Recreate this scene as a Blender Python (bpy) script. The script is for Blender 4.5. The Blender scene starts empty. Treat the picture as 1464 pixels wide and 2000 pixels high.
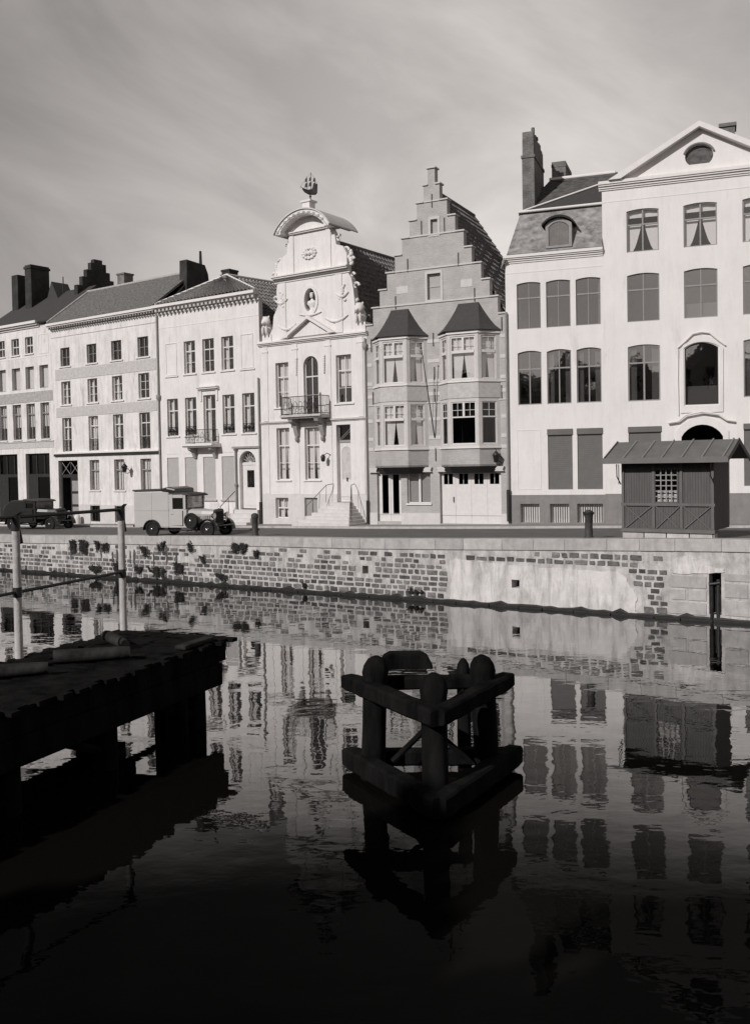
import bpy, bmesh, math, random
from mathutils import Vector, Matrix, geometry
random.seed(11)
R = math.radians
col = bpy.context.scene.collection
sc = bpy.context.scene

# ------------------------------------------------------------------ camera
cam = bpy.data.cameras.new('camera'); cam_o = bpy.data.objects.new('camera', cam); col.objects.link(cam_o)
sc.camera = cam_o
pitch, roll = R(1.5), 0.018
fwd = Vector((0, math.cos(pitch), -math.sin(pitch)))
r0 = Vector((1, 0, 0)); u0 = r0.cross(fwd)
up = math.cos(roll)*u0 + math.sin(roll)*r0; rt = math.cos(roll)*r0 - math.sin(roll)*u0
cam_o.matrix_world = Matrix(((rt.x, up.x, -fwd.x, 0), (rt.y, up.y, -fwd.y, 0), (rt.z, up.z, -fwd.z, 5.0), (0, 0, 0, 1)))
cam.sensor_fit = 'VERTICAL'; cam.sensor_height = 36.0; cam.lens = 1850/2000*36.0
cam.shift_y = -0.0235
cam.clip_start = 0.1; cam.clip_end = 3000

# ------------------------------------------------------------------ light
SUN_EL = R(31); SUN_DIR = Vector((-0.67, -0.742, 0)).normalized()*math.cos(SUN_EL) + Vector((0, 0, math.sin(SUN_EL)))
sun = bpy.data.lights.new('sun', 'SUN'); sun.energy = 3.0; sun.angle = R(0.6); sun.color = (1, .972, .955)
sun_o = bpy.data.objects.new('sun', sun); col.objects.link(sun_o)
sun_o.rotation_euler = (-SUN_DIR).to_track_quat('-Z', 'Y').to_euler(); sun_o.location = (-40, -40, 60)
world = bpy.data.worlds.new('World'); sc.world = world; world.use_nodes = True
wt = world.node_tree; wt.nodes.clear()
def wn(t, **k):
    n = wt.nodes.new(t)
    for a, b in k.items(): setattr(n, a, b)
    return n
wl = wt.links.new
sky = wn('ShaderNodeTexSky'); sky.sky_type = 'NISHITA'; sky.sun_disc = False
sky.sun_elevation = SUN_EL; sky.sun_rotation = math.atan2(SUN_DIR.x, SUN_DIR.y)
bw = wn('ShaderNodeRGBToBW'); wl(sky.outputs[0], bw.inputs[0])
tc = wn('ShaderNodeTexCoord')
# thin streaked clouds laid over the sky, in the monochrome of the old photograph
mp = wn('ShaderNodeMapping'); mp.inputs['Scale'].default_value = (1.3, 1.2, 3.0); mp.inputs['Location'].default_value = (.35, .2, .45)
mr = wn('ShaderNodeMapping'); mr.inputs['Rotation'].default_value = (0, R(-26), 0); wl(tc.outputs['Generated'], mr.inputs[0]); wl(mr.outputs[0], mp.inputs[0])
n1 = wn('ShaderNodeTexNoise'); n1.inputs['Scale'].default_value = 2.0; n1.inputs['Detail'].default_value = 7; n1.inputs['Roughness'].default_value = .56; n1.inputs['Distortion'].default_value = .45
wl(mp.outputs[0], n1.inputs[0])
r1 = wn('ShaderNodeMapRange'); r1.inputs[1].default_value = .33; r1.inputs[2].default_value = .68; r1.inputs[3].default_value = .70; r1.inputs[4].default_value = 1.16; wl(n1.outputs[0], r1.inputs[0])
# flatten the physical gradient: sky brightness kept near one level, as an orthochromatic film shows it
pw = wn('ShaderNodeMath', operation='POWER'); wl(bw.outputs[0], pw.inputs[0]); pw.inputs[1].default_value = .35
sepd = wn('ShaderNodeSeparateXYZ'); wl(tc.outputs['Generated'], sepd.inputs[0])
rx = wn('ShaderNodeMapRange'); rx.inputs[1].default_value = -.42; rx.inputs[2].default_value = -.0; rx.inputs[3].default_value = .47; rx.inputs[4].default_value = 1.13; wl(sepd.outputs[0], rx.inputs[0])
mu0 = wn('ShaderNodeMath', operation='MULTIPLY'); wl(rx.outputs[0], mu0.inputs[0]); wl(r1.outputs[0], mu0.inputs[1])
rz_ = wn('ShaderNodeMapRange'); rz_.inputs[1].default_value = .42; rz_.inputs[2].default_value = .68; rz_.inputs[3].default_value = 1; rz_.inputs[4].default_value = .16; wl(sepd.outputs[2], rz_.inputs[0])  # sky overhead, out of view, darkened on purpose to cut fill light
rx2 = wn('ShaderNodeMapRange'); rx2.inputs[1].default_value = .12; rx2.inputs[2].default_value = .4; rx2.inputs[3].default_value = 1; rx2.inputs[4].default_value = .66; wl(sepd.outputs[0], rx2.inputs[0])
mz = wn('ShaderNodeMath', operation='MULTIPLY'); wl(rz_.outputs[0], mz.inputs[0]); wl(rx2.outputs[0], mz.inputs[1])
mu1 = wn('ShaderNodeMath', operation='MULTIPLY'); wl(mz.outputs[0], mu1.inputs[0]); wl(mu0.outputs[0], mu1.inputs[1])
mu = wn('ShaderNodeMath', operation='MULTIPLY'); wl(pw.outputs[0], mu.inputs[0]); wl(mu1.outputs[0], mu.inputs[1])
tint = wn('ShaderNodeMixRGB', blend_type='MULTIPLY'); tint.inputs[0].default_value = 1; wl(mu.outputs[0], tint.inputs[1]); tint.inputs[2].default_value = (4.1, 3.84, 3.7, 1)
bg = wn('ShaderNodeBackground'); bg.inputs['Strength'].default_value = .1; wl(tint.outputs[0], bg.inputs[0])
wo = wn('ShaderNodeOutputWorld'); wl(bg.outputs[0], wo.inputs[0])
vs = sc.view_settings; vs.view_transform = 'Standard'; vs.look = 'None'; vs.gamma = 1; vs.exposure = 0.06
sc.render.engine = 'CYCLES'
sc.cycles.max_bounces = 8; sc.cycles.transparent_max_bounces = 12; sc.cycles.caustics_reflective = False; sc.cycles.caustics_refractive = False
sc.cycles.use_denoising = True

# ------------------------------------------------------------------ materials
TR, TG, TB = 1.0, .958, .94
def g3(v): return (v*TR, v*TG, v*TB, 1)
def mat(name, v, rough=.85, var=.15, scale=3.0, stretch=(1, 1, 1), bump=0., bscale=30., island=0., metallic=0., spec=.3, streak=0., v2=None):
    m = bpy.data.materials.new(name); m.use_nodes = True; t = m.node_tree; b = t.nodes['Principled BSDF']
    b.inputs['Roughness'].default_value = rough; b.inputs['Metallic'].default_value = metallic
    b.inputs['Specular IOR Level'].default_value = spec
    tcn = t.nodes.new('ShaderNodeTexCoord'); mpn = t.nodes.new('ShaderNodeMapping'); mpn.inputs['Scale'].default_value = stretch
    t.links.new(tcn.outputs['Object'], mpn.inputs[0])
    n = t.nodes.new('ShaderNodeTexNoise'); n.inputs['Scale'].default_value = scale; n.inputs['Detail'].default_value = 8; n.inputs['Roughness'].default_value = .65
    t.links.new(mpn.outputs[0], n.inputs[0])
    rmp = t.nodes.new('ShaderNodeMapRange'); rmp.inputs[1].default_value = .32; rmp.inputs[2].default_value = .68
    rmp.inputs[3].default_value = v*(1-var); rmp.inputs[4].default_value = v*(1+var) if v2 is None else v2
    t.links.new(n.outputs[0], rmp.inputs[0]); out = rmp.outputs[0]
    def mul(a, bb):
        k = t.nodes.new('ShaderNodeMath'); k.operation = 'MULTIPLY'; t.links.new(a, k.inputs[0]); t.links.new(bb, k.inputs[1]); return k.outputs[0]
    if streak:
        mps = t.nodes.new('ShaderNodeMapping'); mps.inputs['Scale'].default_value = (1.9, 1.9, .33); t.links.new(tcn.outputs['Object'], mps.inputs[0])
        ns = t.nodes.new('ShaderNodeTexNoise'); ns.inputs['Scale'].default_value = 1.6; ns.inputs['Detail'].default_value = 9; ns.inputs['Roughness'].default_value = .72; ns.inputs['Distortion'].default_value = .5; t.links.new(mps.outputs[0], ns.inputs[0])
        rs = t.nodes.new('ShaderNodeMapRange'); rs.inputs[1].default_value = .45; rs.inputs[2].default_value = .75; rs.inputs[3].default_value = 1; rs.inputs[4].default_value = 1-streak
        t.links.new(ns.outputs[0], rs.inputs[0]); out = mul(out, rs.outputs[0])
    if streak and v > .4:      # rarer, darker soot runs
        mpt = t.nodes.new('ShaderNodeMapping'); mpt.inputs['Scale'].default_value = (1.6, 1.6, .42); mpt.inputs['Location'].default_value = (3.3, 1.7, 5.1); t.links.new(tcn.outputs['Object'], mpt.inputs[0])
        nt_ = t.nodes.new('ShaderNodeTexNoise'); nt_.inputs['Scale'].default_value = 1.3; nt_.inputs['Detail'].default_value = 10; nt_.inputs['Roughness'].default_value = .7; t.links.new(mpt.outputs[0], nt_.inputs[0])
        rt_ = t.nodes.new('ShaderNodeMapRange'); rt_.inputs[1].default_value = .58; rt_.inputs[2].default_value = .74; rt_.inputs[3].default_value = 1; rt_.inputs[4].default_value = 1-min(.45, streak*1.6)
        t.links.new(nt_.outputs[0], rt_.inputs[0]); out = mul(out, rt_.outputs[0])
    if island:
        ge = t.nodes.new('ShaderNodeNewGeometry'); ri = t.nodes.new('ShaderNodeMapRange'); ri.inputs[3].default_value = 1-island; ri.inputs[4].default_value = 1+island
        t.links.new(ge.outputs['Random Per Island'], ri.inputs[0]); out = mul(out, ri.outputs[0])
    cb = t.nodes.new('ShaderNodeMixRGB'); cb.blend_type = 'MULTIPLY'; cb.inputs[0].default_value = 1; cb.inputs[2].default_value = (TR, TG, TB, 1)
    t.links.new(out, cb.inputs[1]); t.links.new(cb.outputs[0], b.inputs['Base Color'])
    if bump:
        nb = t.nodes.new('ShaderNodeTexNoise'); nb.inputs['Scale'].default_value = bscale; nb.inputs['Detail'].default_value = 5; t.links.new(mpn.outputs[0], nb.inputs[0])
        bp = t.nodes.new('ShaderNodeBump'); bp.inputs['Strength'].default_value = 1; bp.inputs['Distance'].default_value = bump
        t.links.new(nb.outputs[0], bp.inputs['Height']); t.links.new(bp.outputs[0], b.inputs['Normal'])
    return m
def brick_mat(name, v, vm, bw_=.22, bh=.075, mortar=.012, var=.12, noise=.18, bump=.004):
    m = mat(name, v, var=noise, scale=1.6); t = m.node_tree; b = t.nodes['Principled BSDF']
    cb = [n for n in t.nodes if n.type == 'MIX_RGB'][0]; src = cb.inputs[1].links[0].from_socket
    tcn = [n for n in t.nodes if n.type == 'TEX_COORD'][0]
    sp = t.nodes.new('ShaderNodeSeparateXYZ'); t.links.new(tcn.outputs['Object'], sp.inputs[0])
    cm = t.nodes.new('ShaderNodeCombineXYZ')
    ad = t.nodes.new('ShaderNodeMath'); t.links.new(sp.outputs[0], ad.inputs[0]); t.links.new(sp.outputs[1], ad.inputs[1]); t.links.new(ad.outputs[0], cm.inputs[0]); t.links.new(sp.outputs[2], cm.inputs[1])
    br = t.nodes.new('ShaderNodeTexBrick'); br.inputs['Scale'].default_value = 1; br.inputs['Brick Width'].default_value = bw_; br.inputs['Row Height'].default_value = bh
    br.inputs['Mortar Size'].default_value = mortar; br.inputs['Mortar Smooth'].default_value = .3
    br.inputs['Color1'].default_value = (1-var, 1-var, 1-var, 1); br.inputs['Color2'].default_value = (1+var,)*3+(1,); br.inputs['Mortar'].default_value = (vm/v,)*3+(1,)
    t.links.new(cm.outputs[0], br.inputs[0])
    mx = t.nodes.new('ShaderNodeMixRGB'); mx.blend_type = 'MULTIPLY'; mx.inputs[0].default_value = 1
    t.links.new(src, mx.inputs[1]); t.links.new(br.outputs[0], mx.inputs[2]); t.links.new(mx.outputs[0], cb.inputs[1])
    bp = t.nodes.new('ShaderNodeBump'); bp.inputs['Distance'].default_value = bump; bp.invert = True; t.links.new(br.outputs['Fac'], bp.inputs['Height']); t.links.new(bp.outputs[0], b.inputs['Normal'])
    return m
def glass_mat(name, refl, dark=.03, tr=.75):
    m = bpy.data.materials.new(name); m.use_nodes = True; t = m.node_tree; t.nodes.clear()
    o = t.nodes.new('ShaderNodeOutputMaterial'); gl = t.nodes.new('ShaderNodeBsdfGlossy'); gl.inputs['Roughness'].default_value = .03; gl.inputs['Color'].default_value = (1, .97, .95, 1)
    trn = t.nodes.new('ShaderNodeBsdfTransparent'); trn.inputs[0].default_value = (tr, tr, tr, 1)
    mx = t.nodes.new('ShaderNodeMixShader'); mx.inputs[0].default_value = refl
    tcn = t.nodes.new('ShaderNodeTexCoord'); n = t.nodes.new('ShaderNodeTexNoise'); n.inputs['Scale'].default_value = 2.2; t.links.new(tcn.outputs['Object'], n.inputs[0])
    bp = t.nodes.new('ShaderNodeBump'); bp.inputs['Distance'].default_value = .0022; t.links.new(n.outputs[0], bp.inputs['Height']); t.links.new(bp.outputs[0], gl.inputs['Normal'])
    t.links.new(trn.outputs[0], mx.inputs[1]); t.links.new(gl.outputs[0], mx.inputs[2]); t.links.new(mx.outputs[0], o.inputs[0]); return m
M = dict(
 white=mat('white_limewash', .75, var=.05, scale=1.5, bump=.006, bscale=9, streak=.16),
 white_b=mat('white_limewash_worn', .75, var=.09, scale=1.6, bump=.008, bscale=8, streak=.34),
 white_c=mat('white_stucco_smooth', .76, var=.04, scale=.9, bump=.003, bscale=12, streak=.10),
 trim=mat('white_trim', .74, var=.05, scale=4),
 band=mat('grey_pebble_render', .40, var=.25, scale=7, bump=.008, bscale=40),
 band_l=mat('pale_pebble_render', .52, var=.14, scale=6, bump=.006, bscale=40),
 grey=mat('grey_plinth_paint', .235, var=.12, scale=2.5, streak=.15),
 pale=mat('pale_plinth_paint', .62, var=.08, scale=2, streak=.1),
 brick=brick_mat('pale_brick', .43, .47, noise=.12, var=.05),
 sandstone=mat('pale_sandstone', .58, var=.07, scale=4),
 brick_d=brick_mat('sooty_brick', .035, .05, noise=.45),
 brick_g=brick_mat('weathered_chimney_brick', .15, .2, noise=.4),
 slate=mat('mottled_slate', .10, var=.5, scale=3, bump=.01, bscale=12, stretch=(1, 1, 2.5)),
 slate_w=mat('lichened_slate', .13, scale=2.2, v2=.40, bump=.012, bscale=14, stretch=(1, 1, 1.6)),
 slate_s=mat('smooth_dark_slate', .06, var=.12, scale=6),
 tile_d=mat('old_clay_tiles', .07, scale=9, v2=.24, bump=.02, bscale=10),
 pantile=mat('dark_pantiles', .19, var=.4, scale=5, rough=.8, spec=.2),
 lead=mat('grey_lead', .17, var=.12, scale=4, rough=.6),
 woodw=mat('white_painted_wood', .68, var=.06, scale=5),
 woodg=mat('grey_painted_wood', .30, var=.12, scale=5),
 woodd=mat('dark_painted_wood', .03, var=.3, scale=5),
 woodm=mat('mid_grey_boards', .115, var=.16, scale=3, stretch=(6, 6, .6), streak=.15),
 felt=mat('grey_roofing_felt', .155, var=.15, scale=2.4, bump=.004),
 shutter=mat('grey_slatted_shutter', .205, var=.08, scale=3),
 shutter_l=mat('pale_slatted_shutter', .56, var=.05, scale=3),
 lace=mat('lace_curtain', .80, var=.05, scale=12, rough=1),
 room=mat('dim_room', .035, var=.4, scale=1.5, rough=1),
 iron=mat('black_iron', .022, var=.3, scale=8, rough=.5, spec=.5),
 stone=mat('quay_stone', .15, var=.5, scale=5, island=.55, bump=.012, bscale=22),
 mortar=mat('quay_lime_mortar', .55, var=.28, scale=2.5, streak=.5, bump=.012, bscale=25),
 coping=mat('quay_coping_stone', .47, var=.16, scale=3.5, island=.10, streak=.22, bump=.006, bscale=25),
 patch=mat('quay_cement_render', .70, var=.14, scale=1.6, streak=.6, bump=.008, bscale=18),
 algae=mat('wet_black_algae', .016, var=.5, scale=4, rough=.55),
 weed=mat('wall_weed_leaves', .032, var=.5, scale=8, rough=.9),
 road=mat('setts_road', .135, var=.16, scale=1.3, bump=.01, bscale=9),
 pave=mat('pavement_flags', .27, var=.14, scale=1.4, bump=.004),
 ground=mat('ground_soil', .16, var=.2, scale=.2),
 timber=mat('tarred_timber', .009, var=.7, scale=3, stretch=(1, 1, .3), rough=.95, bump=.02, bscale=9, spec=.05),
 timber_w=mat('weathered_timber', .03, var=.6, scale=4, rough=.9, spec=.1, bump=.01, bscale=12),
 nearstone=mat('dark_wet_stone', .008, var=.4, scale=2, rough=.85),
 van=mat('pale_grey_van_paint', .48, var=.05, scale=1.5, rough=.45, spec=.5),
 black=mat('black_enamel', .012, var=.2, scale=3, rough=.28, spec=.6),
 rubber=mat('tyre_rubber', .022, var=.3, scale=6, rough=.9),
 chrome=mat('dull_chrome', .55, var=.1, rough=.22, metallic=1),
 fabric=mat('roof_fabric', .06, var=.2, scale=4),
 bronze=mat('dark_bronze', .03, var=.3, scale=6, rough=.6),
 glass=glass_mat('window_glass', .10, tr=.97), glass_b=glass_mat('plate_glass', .36, tr=.75), glass_d=glass_mat('dark_glass', .05, tr=.35),
 nearwall=mat('opposite_brick', .11, var=.25, scale=1),
)
# corrugated slat relief for shutters
def add_slats(m, freq):
    t = m.node_tree; b = t.nodes['Principled BSDF']; tcn = [n for n in t.nodes if n.type == 'TEX_COORD'][0]
    sp = t.nodes.new('ShaderNodeSeparateXYZ'); t.links.new(tcn.outputs['Object'], sp.inputs[0])
    k = t.nodes.new('ShaderNodeMath'); k.operation = 'MULTIPLY'; k.inputs[1].default_value = freq; t.links.new(sp.outputs[2], k.inputs[0])
    f = t.nodes.new('ShaderNodeMath'); f.operation = 'FRACT'; t.links.new(k.outputs[0], f.inputs[0])
    bp = t.nodes.new('ShaderNodeBump'); bp.inputs['Distance'].default_value = .03; t.links.new(f.outputs[0], bp.inputs['Height']); t.links.new(bp.outputs[0], b.inputs['Normal'])
add_slats(M['shutter'], 12); add_slats(M['shutter_l'], 12)

# ------------------------------------------------------------------ mesh builder
class MB:
    def __init__(s): s.v = []; s.f = []; s.sm = []
    def add(s, vs, fs, smooth=False):
        o = len(s.v); s.v += [tuple(p) for p in vs]; s.f += [tuple(i+o for i in f) for f in fs]; s.sm += [smooth]*len(fs); return s
    def box(s, x0, x1, y0, y1, z0, z1):
        return s.add([(x0,y0,z0),(x1,y0,z0),(x1,y1,z0),(x0,y1,z0),(x0,y0,z1),(x1,y0,z1),(x1,y1,z1),(x0,y1,z1)],
                     [(0,3,2,1),(4,5,6,7),(0,1,5,4),(1,2,6,5),(2,3,7,6),(3,0,4,7)])
    def prism(s, poly, y0, y1, ax='y'):   # poly in (x,z), extruded along y (or poly (y,z) along x, or (x,y) along z)
        n = len(poly)
        def P(a, b, d): return (a, d, b) if ax == 'y' else ((d, a, b) if ax == 'x' else (a, b, d))
        vs = [P(a, b, y0) for a, b in poly]+[P(a, b, y1) for a, b in poly]
        fs = [(i, (i+1) % n, (i+1) % n+n, i+n) for i in range(n)]
        tri = geometry.tessellate_polygon([[Vector((a, b, 0)) for a, b in poly]])
        fs += [t for t in tri]+[tuple(i+n for i in reversed(t)) for t in tri]
        return s.add(vs, fs)
    def tube(s, path, r, n=8, caps=True):
        path = [Vector(p) for p in path]; rs = r if isinstance(r, (list, tuple)) else [r]*len(path); vs = []; fs = []
        for i, p in enumerate(path):
            d = (path[min(i+1, len(path)-1)]-path[max(i-1, 0)]).normalized()
            a = d.cross(Vector((0, 0, 1)) if abs(d.z) < .9 else Vector((1, 0, 0))).normalized(); b = d.cross(a)
            vs += [p+rs[i]*(math.cos(2*math.pi*k/n)*a+math.sin(2*math.pi*k/n)*b) for k in range(n)]
        for i in range(len(path)-1):
            fs += [(i*n+k, i*n+(k+1) % n, (i+1)*n+(k+1) % n, (i+1)*n+k) for k in range(n)]
        s.add(vs, fs, n > 6)
        if caps: s.add([vs[k] for k in range(n)]+[vs[-n+k] for k in range(n)], [tuple(range(n)), tuple(range(2*n-1, n-1, -1))])
        return s
    def lathe(s, prof, c=(0, 0, 0), n=16, sx=1, sy=1):   # prof: (r,z)
        vs = []; fs = []
        for r_, z in prof: vs += [(c[0]+sx*r_*math.cos(2*math.pi*k/n), c[1]+sy*r_*math.sin(2*math.pi*k/n), c[2]+z) for k in range(n)]
        for i in range(len(prof)-1): fs += [(i*n+k, i*n+(k+1) % n, (i+1)*n+(k+1) % n, (i+1)*n+k) for k in range(n)]
        s.add(vs, fs, True); s.add([vs[k] for k in range(n)]+[vs[-n+k] for k in range(n)], [tuple(range(n-1, -1, -1)), tuple(range(n, 2*n))]); return s
    def blob(s, c, rx_, ry, rz, n=10, m=6, jit=0.):
        prof = [(math.sin(math.pi*i/m)+1e-3, -math.cos(math.pi*i/m)) for i in range(m+1)]; vs = []; fs = []
        for r_, z in prof:
            for k in range(n):
                j = 1+random.uniform(-jit, jit); vs.append((c[0]+rx_*r_*math.cos(2*math.pi*k/n)*j, c[1]+ry*r_*math.sin(2*math.pi*k/n)*j, c[2]+rz*z*j))
        for i in range(m): fs += [(i*n+k, i*n+(k+1) % n, (i+1)*n+(k+1) % n, (i+1)*n+k) for k in range(n)]
        return s.add(vs, fs, True)
    def wall(s, outer, holes, T, o=(0, 0), d=(1, 0)):
        # wall in the vertical plane through o along unit d; thickness T goes to the left of d (into the house)
        n = (-d[1], d[0])
        def P(u, z, w): return (o[0]+d[0]*u+n[0]*w, o[1]+d[1]*u+n[1]*w, z)
        loops = [outer]+holes; flat = [p for l in loops for p in l]; N = len(flat)
        tri = geometry.tessellate_polygon([[Vector((a, b, 0)) for a, b in l] for l in loops])
        vs = [P(a, b, 0) for a, b in flat]+[P(a, b, T) for a, b in flat]; fs = [t for t in tri]+[tuple(i+N for i in reversed(t)) for t in tri]
        k = 0
        for l in loops:
            m = len(l); fs += [(k+i, k+(i+1) % m, k+(i+1) % m+N, k+i+N) for i in range(m)]; k += m
        return s.add(vs, fs)
    def build(s, name, m, parent=None, loc=(0, 0, 0), rz=0, bevel=0):
        me = bpy.data.meshes.new(name); me.from_pydata(s.v, [], s.f); me.materials.append(M[m] if isinstance(m, str) else m)
        bm = bmesh.new(); bm.from_mesh(me); bmesh.ops.recalc_face_normals(bm, faces=bm.faces); bm.to_mesh(me); bm.free()
        me.polygons.foreach_set('use_smooth', s.sm); me.update()
        ob = bpy.data.objects.new(name, me); col.objects.link(ob); ob.parent = parent; ob.location = loc; ob.rotation_euler = (0, 0, rz)
        if bevel:
            bv = ob.modifiers.new('bevel', 'BEVEL'); bv.width = bevel; bv.segments = 2; bv.limit_method = 'ANGLE'
        return ob
def tag(o, label=None, cat=None, group=None, kind=None):
    for k, v in (('label', label), ('category', cat), ('group', group), ('kind', kind)):
        if v: o[k] = v
    return o
def empty(name, loc, rz, label, cat, group=None):
    o = bpy.data.objects.new(name, None); col.objects.link(o); o.location = loc; o.rotation_euler = (0, 0, rz); o.empty_display_size = .3
    return tag(o, label, cat, group)
def copy_tree(o, parent=None):
    c = o.copy(); col.objects.link(c); c.parent = parent
    for ch in [x for x in bpy.data.objects if x.parent is o]: copy_tree(ch, c)
    return c
def rect(x0, x1, z0, z1): return [(x0, z0), (x1, z0), (x1, z1), (x0, z1)]
def arch(x0, x1, z0, z1, rise, n=10):
    # rectangle whose top is a segmental/round arch of the given rise; z1 is the crown
    w = (x1-x0)/2; c = (x0+x1)/2; rr = (w*w+rise*rise)/(2*rise); zc = z1-rr; a0 = math.asin(min(1, w/rr))
    top = [(c+rr*math.sin(a0-2*a0*i/n), zc+rr*math.cos(a0-2*a0*i/n)) for i in range(n+1)]
    return [(x0, z0), (x1, z0)]+top

# ------------------------------------------------------------------ windows
def window(parent, x, z, w, h, wood='woodw', glass='glass', y=.12, mull=1, trans=(.68,), rise=0, curtain=None, sill=None, fr=.055, bars=(), o=None, d=(1, 0), mbar=.045, open_=False):
    """frame mesh with its origin at the middle of the sill; pane, curtain and sill are its children"""
    f = MB(); D = .05
    hw = w/2
    if rise:
        out = arch(-hw, hw, 0, h, rise); inn = arch(-hw+fr, hw-fr, fr, h-fr, rise*.9)
        f.wall(out, [inn], D)
    else:
        f.wall(rect(-hw, hw, 0, h), [rect(-hw+fr, hw-fr, fr, h-fr)], D)
    zi0, zi1 = fr, h-fr-(rise*.35 if rise else 0)
    ms = [(-hw+fr)+(w-2*fr)*(i+1)/(mull+1) for i in range(mull)]
    for mx in ms: f.box(mx-mbar/2, mx+mbar/2, -.008, D-.01, zi0, h-fr+(0 if not rise else -.004))
    for tt in trans: f.box(-hw+fr, hw-fr, -.016, D-.012, tt*h-.03, tt*h+.03)
    for tt in bars: f.box(-hw+fr, hw-fr, .006, D-.016, tt*h-.012, tt*h+.012)
    if o is None: loc = (x, y, z); rz = 0
    else: loc = (o[0]+d[0]*x-d[1]*y, o[1]+d[1]*x+d[0]*y, z); rz = math.atan2(d[1], d[0])
    W = f.build('window', wood, parent, loc, rz)
    if not open_:
        g = MB(); g.wall(arch(-hw+fr*.6, hw-fr*.6, fr*.6, h-fr*.6, rise*.9) if rise else rect(-hw+fr*.6, hw-fr*.6, fr*.6, h-fr*.6), [], .006)
        g.build('window_pane', glass, W, (0, D*.55, 0))
    if curtain: curtain_mesh(W, w-2*fr, h-2*fr, curtain, fr)
    if sill:
        MB().box(-hw-sill, hw+sill, -y-.07, -.002 if y > .01 else 0, -.075, -.003).build('sill', 'trim', W)
    return W
def strip(c, x0, x1, z0, z1, y=0., amp=.007, edge=None, n=10, rows=6):
    # gathered cloth: edge(t) gives the free edge's x at height fraction t
    for s_ in (0,):
        vs = []; fs = []
        for i in range(rows+1):
            t = i/rows; zz = z0+(z1-z0)*t
            a, b = (x0, x1) if edge is None else edge(t)
            for k in range(n+1): vs.append((a+(b-a)*k/n, y+amp*math.sin(k*2.3+i*.1), zz))
        for i in range(rows):
            for k in range(n): q = i*(n+1)+k; fs.append((q, q+1, q+n+2, q+n+1))
        c.add(vs, fs, True)
def curtain_mesh(W, w, h, kind, fr):
    c = MB(); hw = w/2; y = .16; z0 = fr
    if kind == 'lace_apart':      # two drapes parted like a tent, with a pelmet
        strip(c, 0, 0, z0, z0+h*.66, y, edge=lambda t: (-hw, -hw*(.72-.62*t**.7)))
        strip(c, 0, 0, z0, z0+h*.66, y, edge=lambda t: (hw*(.72-.62*t**.7), hw))
        strip(c, -hw, hw, z0+h*.84, z0+h, y)
    elif kind == 'full': strip(c, -hw, hw, z0, z0+h, y, n=22)
    elif kind == 'nearly':        # closed curtains that part slightly at the foot
        strip(c, 0, 0, z0, z0+h, y, edge=lambda t: (-hw, -hw*.26*(1-min(1, t*1.6))), rows=8)
        strip(c, 0, 0, z0, z0+h, y, edge=lambda t: (hw*.26*(1-min(1, t*1.6)), hw), rows=8)
    elif kind == 'half_top': strip(c, -hw, hw, z0+h*.35, z0+h, y)
    elif kind == 'half_low': strip(c, -hw, hw, z0, z0+h*.30, y)
    elif kind == 'sides':
        strip(c, 0, 0, z0, z0+h, y, edge=lambda t: (-hw, -hw*.52)); strip(c, 0, 0, z0, z0+h, y, edge=lambda t: (hw*.5, hw))
    elif kind == 'left': strip(c, 0, 0, z0, z0+h, y, edge=lambda t: (-hw, -hw*(.1+.2*t)))
    elif kind == 'blind': c.box(-hw, hw, y, y+.01, z0+h*.02, z0+h)
    elif kind == 'blind_top': c.box(-hw, hw, y, y+.01, z0+h*.72, z0+h)
    c.build('curtain', 'lace' if kind not in ('blind_d',) else 'band', W)
def shutterwin(parent, x, z, w, h, m='shutter', box=.2, mb='shutter', name='roller_shutter'):
    s = MB().box(-w/2, w/2, .05, .08, 0, h-box); s.box(-w/2, w/2, .045, .05, 0, .05)
    o = s.build(name, m, parent, (x, 0, z))
    if box: MB().box(-w/2-.03, w/2+.03, -.05, .09, h-box, h+.02).build('shutter_box', mb, o, bevel=.01)
    return o
def cornice(mb, x0, x1, z0, prof, yb=0):
    # prof: list of (projection, height) steps stacked upward
    z = z0
    for p, h in prof: mb.box(x0, x1, -p, yb, z, z+h); z += h
    return z
def body(parent, L, D, h, m='white', gable=None):
    """side and rear walls, inner lining and a floor, behind a facade of thickness .3"""
    b = MB(); t = .25
    b.box(0, t, .3, D, -.8, h); b.box(L-t, L, .3, D, -.8, h); b.box(t, L-t, D-t, D, -.8, h)
    if gable:   # gable triangles at both ends of a ridge parallel to the street: (ridge depth, ridge height)
        yr, zr = gable
        for xx in (0.0, L-t): b.prism([(.3, h), (D, h), (yr, zr)], xx, xx+t, ax='x')
    b.build('side_wall', m, parent)
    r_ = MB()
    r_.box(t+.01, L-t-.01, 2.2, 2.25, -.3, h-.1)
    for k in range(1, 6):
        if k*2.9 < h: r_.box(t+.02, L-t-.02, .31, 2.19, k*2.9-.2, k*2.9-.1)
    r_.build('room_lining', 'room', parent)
def slab(mb, p0, p1, p2, p3, th=.12):
    # roof plane from four corner points (eave left, eave right, ridge right, ridge left)
    P = [Vector(p) for p in (p0, p1, p2, p3)]; n = (P[1]-P[0]).cross(P[3]-P[0]).normalized()*th
    if n.z < 0: n = -n
    vs = P+[p-n for p in P]
    mb.add(vs, [(0,1,2,3),(7,6,5,4),(0,4,5,1),(1,5,6,2),(2,6,7,3),(3,7,4,0)])
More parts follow.
